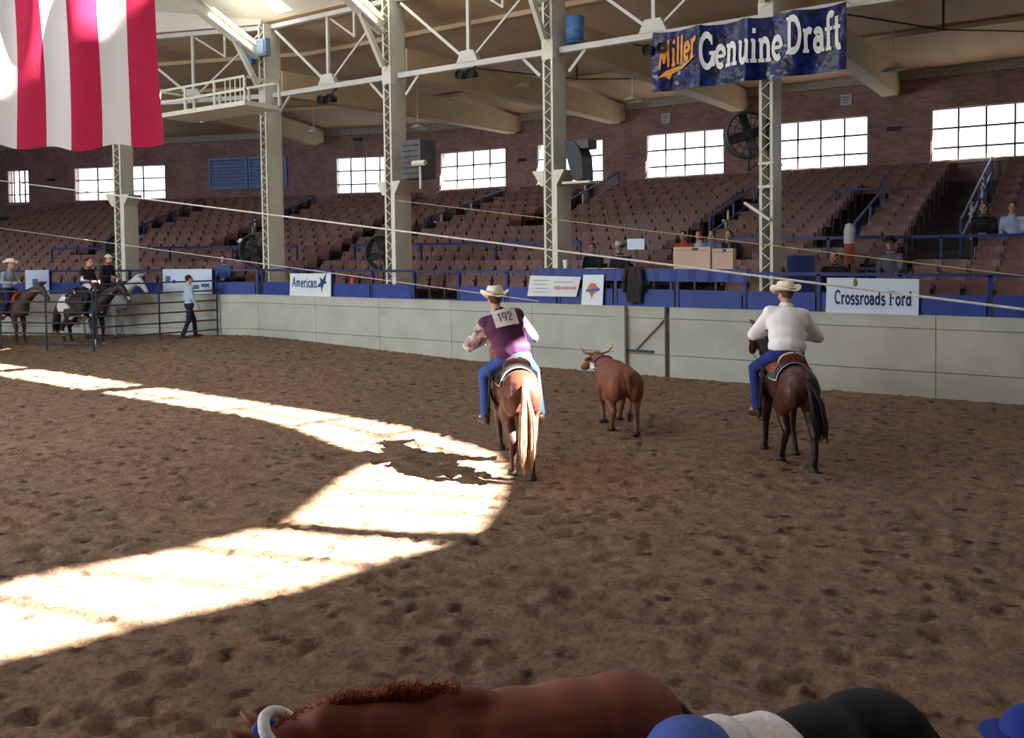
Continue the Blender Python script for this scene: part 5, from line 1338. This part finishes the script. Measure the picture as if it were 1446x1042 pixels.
for k, pts in sl2.items():
    pts = [V(*q) for q in pts]; R_ = (.13, .09, .055, .042, .04) if k[0] == 'f' else (.16, .11, .058, .044, .042)
    for i in range(4): b.caps(pts[i], pts[i + 1], R_[i], R_[i + 1] * (.8 if i else 1), 12)
    b.ell(pts[2], (.058, .05, .065)); b.ell(pts[3], (.046, .042, .046))
    q = pts[4]
    for e in (-1, 1): MB().lathe([(.001, 0), (.042, 0), (.038, .05), (.02, .07), (.001, .07)], 10, c=(q.x + .02, q.y + e * .022, q.z - .045)).build('hoof', HOOF, t, smooth=True)
organic('body', b, .022, STC, t, 5)
hd = (SM - SP).normalized(); sd_ = V(0, 0, 1).cross(hd).normalized()
for s in (-1, 1):
    a0 = SP + sd_ * s * .08 + V(0, 0, .06); MB().tube([a0, a0 + sd_ * s * .12 + V(0, 0, .03), a0 + sd_ * s * .20 + V(0, 0, .10), a0 + sd_ * s * .22 + V(0, 0, .19)], [.034, .030, .020, .004], 10).build('horn', mat('horn', (226, 206, 166), rough=.4), t, smooth=True)
    e0 = SP + sd_ * s * .09 + V(0, 0, -.02); MB().tube([e0, e0 + sd_ * s * .07 + V(0, 0, -.01), e0 + sd_ * s * .14 + V(0, 0, -.03)], [.02, .038, .006], 8).build('ear', STC, t, smooth=True)
    MB().ell(SP + hd * .12 + sd_ * s * .088 + V(0, 0, .02), (.02, .016, .018), None, 8, 6).build('eye', mat('eye', (40, 34, 32)), t, smooth=True)
b = MB(); b.tube([(-.74, 0, 1.10), (-.84, 0, 1.06), (-.87, -.02, .85), (-.87, -.03, .60), (-.86, -.02, .50)], [.04, .034, .024, .018, .016], 8); tl = b.build('tail', STC, t, smooth=True)
b = MB(); rr_ = random.Random(2)
for i in range(14): b.tube([(-.86, -.02, .52), (-.86 + rr_.uniform(-.04, .04), -.02 + rr_.uniform(-.04, .04), .40), (-.86 + rr_.uniform(-.03, .03), -.02 + rr_.uniform(-.03, .03), .28)], [.012, .014, .002], 5)
b.build('tail_switch', mat('switch', (96, 62, 46)), tl)
b = MB(); cN = V(.70, .09, 1.09); dN = (SP - V(.42, 0, 1.0)).normalized(); sN = V(0, 0, 1).cross(dN).normalized(); uN = dN.cross(sN)
b.tube([cN + sN * .165 * math.cos(2 * PI * i / 24) + uN * .165 * math.sin(2 * PI * i / 24) for i in range(25)], .012, 6); b.build('neck_strap', mat('strap_blue', (44, 66, 150)), t)
MB().box(cN + sN * .17 - uN * .03, (.09, .012, .11), Matrix.Rotation(.6, 3, 'Z')).build('neck_tag', mat('tag_white', (226, 226, 230)), t)
# flung clods of dirt
b = MB(); rr_ = random.Random(9)
for i in range(26):
    q = at_z(772 + rr_.uniform(-10, 22), 660, 0); r = rr_.uniform(.008, .028); b.ell((q.x, q.y, .02 + rr_.uniform(0, .55) * rr_.random()), (r, r * .8, r * .7), None, 6, 4)
tag(b.build('dirt_clods', mat('clod', (142, 108, 84), ns=20), None, kind='stuff'), 'clods of dirt kicked up behind the sorrel horse', 'dirt')

# ---- horses waiting in the foreground
p = CAM + ray(868, 996) * (3.2 / ray(868, 996).dot(fx)); sc = .73
ang = math.radians(9); dv = -FRT * math.cos(ang) - fx * math.sin(ang); rz4 = math.atan2(dv.y, dv.x)
o4 = Vector((p.x, p.y, 0)) - Matrix.Rotation(rz4, 3, 'Z') @ V(-.46 * sc, 0, 0)
CHES = coat('chestnut_coat', (126, 64, 42), (80, 44, 34), .3, .8, .5)
t = thing('horse', 'chestnut horse with a bristling red mane and branded hip at the bottom edge', 'horse', o4, rz4, None, sc)
NK4 = dict(neck=(1.0, 0, 1.36), poll=(1.27, -.02, 1.25), muzzle=(1.52, -.06, .96))
horse(t, CHES, mat('chestnut_mane', (160, 82, 54), rough=.6, ns=10, amt=.4), HOOF, roached=True, voxel=.02, tail_kw=dict(m=mat('dark_tail', (66, 38, 30), rough=.5)), **NK4)
b = MB()
for q0, q1 in (((-.54, 1.30), (-.46, 1.34)), ((-.54, 1.30), (-.54, 1.25)), ((-.54, 1.25), (-.46, 1.22)), ((-.46, 1.22), (-.47, 1.16)), ((-.47, 1.16), (-.55, 1.15))): 
    b.bar((q0[0], .262 - abs(q0[1] - 1.15) * .42, q0[1]), (q1[0], .262 - abs(q1[1] - 1.15) * .42, q1[1]), .014, .014)
b.build('hip_brand', mat('brand', (92, 66, 56), rough=.8), t)
b = MB(); pl_, mz_ = V(*NK4['poll']), V(*NK4['muzzle']); hd = (mz_ - pl_).normalized(); sd_ = V(0, 0, 1).cross(hd).normalized(); dn_ = sd_.cross(hd)
b.tube([pl_ - hd * .03 + sd_ * .125 * math.cos(2 * PI * i / 20) + dn_ * .125 * math.sin(2 * PI * i / 20) for i in range(21)], .022, 7); hl_ = b.build('halter', mat('halter_blue', (56, 84, 176), rough=.7), t, smooth=True)
b = MB(); b.tube([pl_ - hd * .10 + sd_ * .13 * math.cos(2 * PI * i / 20) + dn_ * .13 * math.sin(2 * PI * i / 20) for i in range(21)], .03, 7); b.build('fleece_crown', mat('white_fleece', (232, 230, 228), rough=.95, ns=30, amt=.2), hl_, smooth=True)

ang = math.radians(20); dv = -FRT * math.cos(ang) - fx * math.sin(ang); rz5 = math.atan2(dv.y, dv.x); sc5 = .76
p = CAM + ray(1218, 1016) * (2.95 / ray(1218, 1016).dot(fx))
o5 = Vector((p.x, p.y, 0)) - Matrix.Rotation(rz5, 3, 'Z') @ V(-.46 * sc5, 0, 0)
t = thing('horse', 'black horse with a blue and white pad in the foreground at the bottom right', 'horse', o5, rz5, None, sc5)
BLK = coat('black_coat', (20, 18, 20), (16, 15, 17), .3, .8, .5)
horse(t, BLK, BLKH, HOOF, neck=(1.06, 0, 1.22), poll=(1.26, 0, 1.12), muzzle=(1.52, 0, .80), voxel=.022, manefall=-1, manestart=1.3)
BLK.node_tree.nodes['Principled BSDF'].inputs['Specular IOR Level'].default_value = .12
FLE = mat('white_fleece', (232, 230, 228)); SBL = mat('saddle_blue', (58, 92, 178), rough=.5, ns=5, amt=.2)
b = MB(); b.ell((.10, 0, 1.28), (.26, .26, .17), None, 18, 10); b.ell((.0, 0, 1.32), (.1, .24, .13)); b.ell((.26, 0, 1.345), (.14, .23, .15)); organic('fleece_pad', b, .016, FLE, t, 3)
b = MB(); b.ell((.43, 0, 1.34), (.22, .245, .18), None, 18, 10); organic('blue_pad', b, .016, SBL, t, 3)

# ---- the pen at the left: fence, horses, riders, standing man
FENCE = mat('fence_pipe', (48, 54, 66), rough=.5)
fpts = [Vector((-20.62, 15.74, 0))] + [place(3.2 + 3.0 * i, -2.6, 0)[0] for i in range(4)]
for i in range(4):
    a, c = fpts[i], fpts[i + 1]; u = (c - a); L = u.length - .08; g = float(gz(a.x, a.y))
    t = thing('pen_panel', '%s steel pipe panel of the pen fence at the left' % ['rightmost', 'second from right', 'third from right', 'fourth from right'][i], 'fence', (a.x, a.y, g), math.atan2(u.y, u.x))
    for z in (.18, .46, .74, 1.02, 1.30, 1.58): MB().tube([(0, 0, z), (L, 0, z)], .024, 6).build('rail', FENCE, t)
    for x in (0, L / 2, L): MB().tube([(x, 0, 0), (x, 0, 1.58)], .026, 6).build('upright', FENCE, t)
def on_pen(px, o):
    q, _ = at_off(px, 470, o); return Vector((q.x, q.y, float(gz(q.x, q.y))))
def man_joints(stride=.0, arm=.0):
    J = {}; J['pelvis'] = V(0, 0, .95); J['chest'] = V(0, 0, 1.27); J['neck'] = V(-.01, 0, 1.48); J['head'] = V(.02, 0, 1.645)
    for s, k in ((1, 'l'), (-1, 'r')):
        f = stride * s; J['sh' + k] = V(0, s * .185, 1.40); J['el' + k] = V(-.03 - arm * s * .5, s * .24, 1.12); J['wr' + k] = J['el' + k] + V(.10 - arm * s * .5, s * .01, -.23); J['hn' + k] = V(0, -s, 0)
        J['hp' + k] = V(0, s * .095, .91); J['kn' + k] = V(.05 + f * .6, s * .10, .50); J['an' + k] = V(f * 1.2 - .02, s * .10, .09); J['ft' + k] = V(1, s * .1, 0)
    return J
q = on_pen(268, -.75); t = thing('person', 'man in a pale shirt and dark jeans standing behind the pen fence', 'person', q, heading(268, -75))
figure(t, man_joints(.17, .1), {'top': mat('pale_blue_shirt', (176, 196, 214), rough=.8), 'legs': mat('navy_jeans', (30, 36, 58), rough=.85), 'shoes': BOOT}, hair_m=HAIRD, voxel=.012)
def stand(px, o, sc, lab, cm, mm, **k):
    q = on_pen(px, o); rz_ = BEND; t = thing('horse', lab, 'horse', q, rz_, None, sc); horse(t, cm, mm, k.pop('hoof', HOOF), voxel=.028, **k); return q, rz_, t
def mount(q, rz_, sc, lab, M_, **k):
    t = thing('person', lab, 'person', local(q, rz_, (.02, 0, 1.545), sc), rz_)
    J = rider_joints(lean=k.pop('lean', .12), hands=(.40, .22), elb=.10, spread=.35, foot=(.12, -.66)); figure(t, J, M_, voxel=.013, shirt_voxel=.022, **k)
DKJ = mat('dark_jacket', (34, 32, 40), rough=.8); BLKJ = mat('black_jeans', (26, 28, 40), rough=.8)
PAINT = coat('dark_paint_coat', (44, 34, 34), (38, 30, 30), .3, .8, .5, extra=(2.6, .60, (206, 200, 196)))
q, r_, t = stand(122, -1.75, .98, 'dark horse with white patches behind the pen fence', PAINT, BLKH, neck=(1.0, .0, 1.58), poll=(1.14, 0, 1.68), muzzle=(1.42, 0, 1.30), hoof=HOOFL)
saddle(t, LEATHD); mount(q, r_, .98, 'rider all in black on the dark patched horse in the pen', {'top': DKJ, 'legs': BLKJ, 'shoes': BOOT}, hair_m=HAIRD)
GREY = coat('grey_coat', (196, 200, 204), (150, 150, 156), .2, .8, .5)
q = on_pen(150, -.62); r_ = BEND
t = thing('horse', 'grey white horse with its pale head raised in the pen by the leftmost column', 'horse', q, r_, None, .98)
horse(t, GREY, mat('grey_mane', (150, 152, 160)), HOOF, voxel=.028, neck=(.98, 0, 1.62), poll=(1.12, 0, 1.76), muzzle=(1.40, 0, 1.36)); saddle(t, LEATHD)
mount(q, r_, .98, 'rider in a dark jacket and white cap on the grey horse', {'top': DKJ, 'legs': BLKJ, 'shoes': BOOT}, hatkind='cap', hat_m=mat('white_cap', (224, 224, 226)), hair_m=HAIRD)
BRN = coat('brown_coat', (78, 56, 46), (40, 30, 28), .3, .8, .5)
q, r_, t = stand(12, -1.3, .98, 'brown horse at the far left behind the pen fence', BRN, BLKH, neck=(1.0, 0, 1.58), poll=(1.14, 0, 1.70), muzzle=(1.42, 0, 1.32))
saddle(t, LEATHD, mat('orange_pad', (206, 92, 48), rough=.9), None, mat('orange_blanket', (196, 80, 44), rough=.9))
mount(q, r_, .98, 'rider in a pale shirt and white hat on the brown horse at far left', {'top': mat('grey_shirt', (150, 162, 178), rough=.8), 'legs': JEANS_D, 'shoes': BOOT}, hatkind='cowboy', hat_m=HATW, hair_m=HAIRD)

# ---- spectators: two seated poses, grown once, then copied
def sit_joints(fw=.08, fold=True):
    J = {}; J['pelvis'] = V(0, 0, .55); J['chest'] = V(fw, 0, .86); J['neck'] = V(fw + .02, 0, 1.07); J['head'] = V(fw + .06, 0, 1.23)
    for s, k in ((1, 'l'), (-1, 'r')):
        J['sh' + k] = V(fw, s * .18, .98); J['el' + k] = V(fw + .08, s * .23, .72); J['wr' + k] = V(fw + .30, s * (.06 if fold else .16), .68 if fold else .64); J['hn' + k] = V(0, -s * .3, -1)
        J['hp' + k] = V(.03, s * .095, .53); J['kn' + k] = V(.42, s * .12, .54); J['an' + k] = V(.44, s * .12, .10); J['ft' + k] = V(1, s * .1, 0)
    return J
GEN = {'top': mat('proto_top', (60, 60, 66)), 'legs': BLKJ, 'shoes': BOOT}
protoA = thing('person', 'x', 'person'); figure(protoA, sit_joints(.08), GEN, voxel=.013, shirt_voxel=.022, hair_m=HAIRD, jacket_bulk=1.1)
protoB = thing('person', 'x', 'person'); figure(protoB, sit_joints(.0, False), GEN, voxel=.013, shirt_voxel=.022, hair_m=HAIRB)
used = set()
def spectator(proto, loc, rz_, label, top, legs, hair=None, hat=None, hat_m=None, sc=1.0):
    if proto.name in used: r = copy_tree(proto)
    else: r = proto; used.add(proto.name)
    r.location = loc; r.rotation_euler = (0, 0, rz_); r.scale = (sc,) * 3; r['label'] = label
    for ch in r.children:
        n = ch.name.split('.')[0]
        if n in ('shirt', 'collar'): recolour(ch, top)
        if n == 'trousers': recolour(ch, legs)
        if n == 'hair' and hair: recolour(ch, hair)
    return r
def seat_at(key, dx=0.0):
    s, row = PSPOTS[key]; bend = 1 if s > 0.352 * 3 else 0; p, rz_ = spot_pos(s, row, bend)
    return p + Matrix.Rotation(rz_, 3, 'Z') @ V(0, -.10, -.03), rz_ - PI / 2
HATS = []
def put(key, proto, lab, top, legs, **k):
    p, rz_ = seat_at(key); r = spectator(proto, p, rz_ + k.pop('turn', 0), lab, top, legs, k.get('hair'), sc=k.get('sc', 1.0)); return r
GREYC = mat('grey_coat_cloth', (104, 104, 122), rough=.85, ns=6, amt=.3); WSH = mat('blue_white_shirt', (176, 192, 222), rough=.8); OR = mat('orange_jersey', (196, 84, 50), rough=.8)
BLJ = mat('denim_jacket', (78, 104, 162), rough=.85); BWP = mat('blue_white_jersey', (112, 128, 196), rough=.8, ns=14, amt=.4); WPJ = mat('white_jersey', (206, 214, 226), rough=.8)
put('dark', protoA, 'seated spectator in a dark jacket in the first row left of the large white sign', DKJ, BLKJ)
coat_r = put('coat', protoB, 'seated spectator in a grey coat and black hat above the large white sign', GREYC, JEANS_D)
put('g1', protoA, 'seated spectator in orange, leftmost of the four behind the cardboard boxes', OR, BLKJ)
put('g2', protoB, 'seated spectator in white, second of the four behind the cardboard boxes', WPJ, BLKJ)
put('g3', protoA, 'seated spectator in blue and white, third of the four behind the boxes', BWP, BLKJ, hair=HAIRB)
put('g4', protoB, 'seated dark haired spectator in dark clothes, rightmost of the four behind the boxes', DKJ, BLKJ, hair=HAIRD)
put('r1', protoA, 'seated spectator in a dark jacket at the right edge of the stands', DKJ, BLKJ)
put('r2', protoB, 'seated spectator in a pale blue shirt at the right edge of the stands', WSH, BLKJ, hair=HAIRD)
put('bl', protoB, 'seated spectator in a denim jacket by the second column from the left', BLJ, JEANS_D)
dk_r = put('dk', protoA, 'seated spectator in dark clothes and a white hat left of the catwalk column', DKJ, BLKJ)
for r, m_ in ((coat_r, mat('black_felt', (24, 22, 24), rough=.8)), (dk_r, HATW)):
    J = sit_joints(.0, False) if r is coat_r else sit_joints(.08); cowboy_hat(r, J['head'], Matrix.Identity(3), m_)
# announcers on folding chairs behind the counter
for px, proto, lab, hat in ((841, protoA, 'bareheaded announcer in dark clothes behind the blue counter', 0), (877, protoB, 'announcer in dark clothes and a white cowboy hat behind the blue counter', 1)):
    x = at_y(px, 350, 17.75).x; p = V(x, 17.78, 1.2)
    c_ = thing('folding_chair', 'tall dark folding chair under the %s announcer' % ('white hatted' if hat else 'bareheaded'), 'chair', p, 0)
    MB().box((0, -.05, .64), (.40, .38, .025)).build('seat', DARK, c_); MB().box((0, .17, .98), (.40, .025, .2)).build('backrest', DARK, c_)
    for sx_ in (-.19, .19):
        for y0, y1 in ((-.22, .16), (.17, -.12)): MB().tube([(sx_, y0, 0), (sx_, y1, 1.06 if y0 < 0 else .64)], .012, 5).build('leg', DARK, c_)
    r = spectator(proto, p + V(0, -.06, .2), -PI / 2, lab, DKJ, BLKJ, HAIRB if not hat else HAIRD)
    if hat: cowboy_hat(r, sit_joints(.0, False)['head'], Matrix.Identity(3), HATW)
# a helper in a blue cap below the bottom right corner
q = CAM + ray(1466, 1030) * 2.3; h_ = q.z
sc6 = (h_ - .0) / 1.70; t = thing('person', 'person in a blue cap whose bill shows at the bottom right corner', 'person', (q.x, q.y, 0), math.atan2(-FRT.y, -FRT.x) - .2, None, sc6)
figure(t, man_joints(.05, 0), {'top': DKJ, 'legs': JEANS_D, 'shoes': BOOT}, hatkind='cap', hat_m=mat('blue_cap', (36, 62, 150), rough=.8), hair_m=HAIRD, voxel=.014, shirt_voxel=.022)
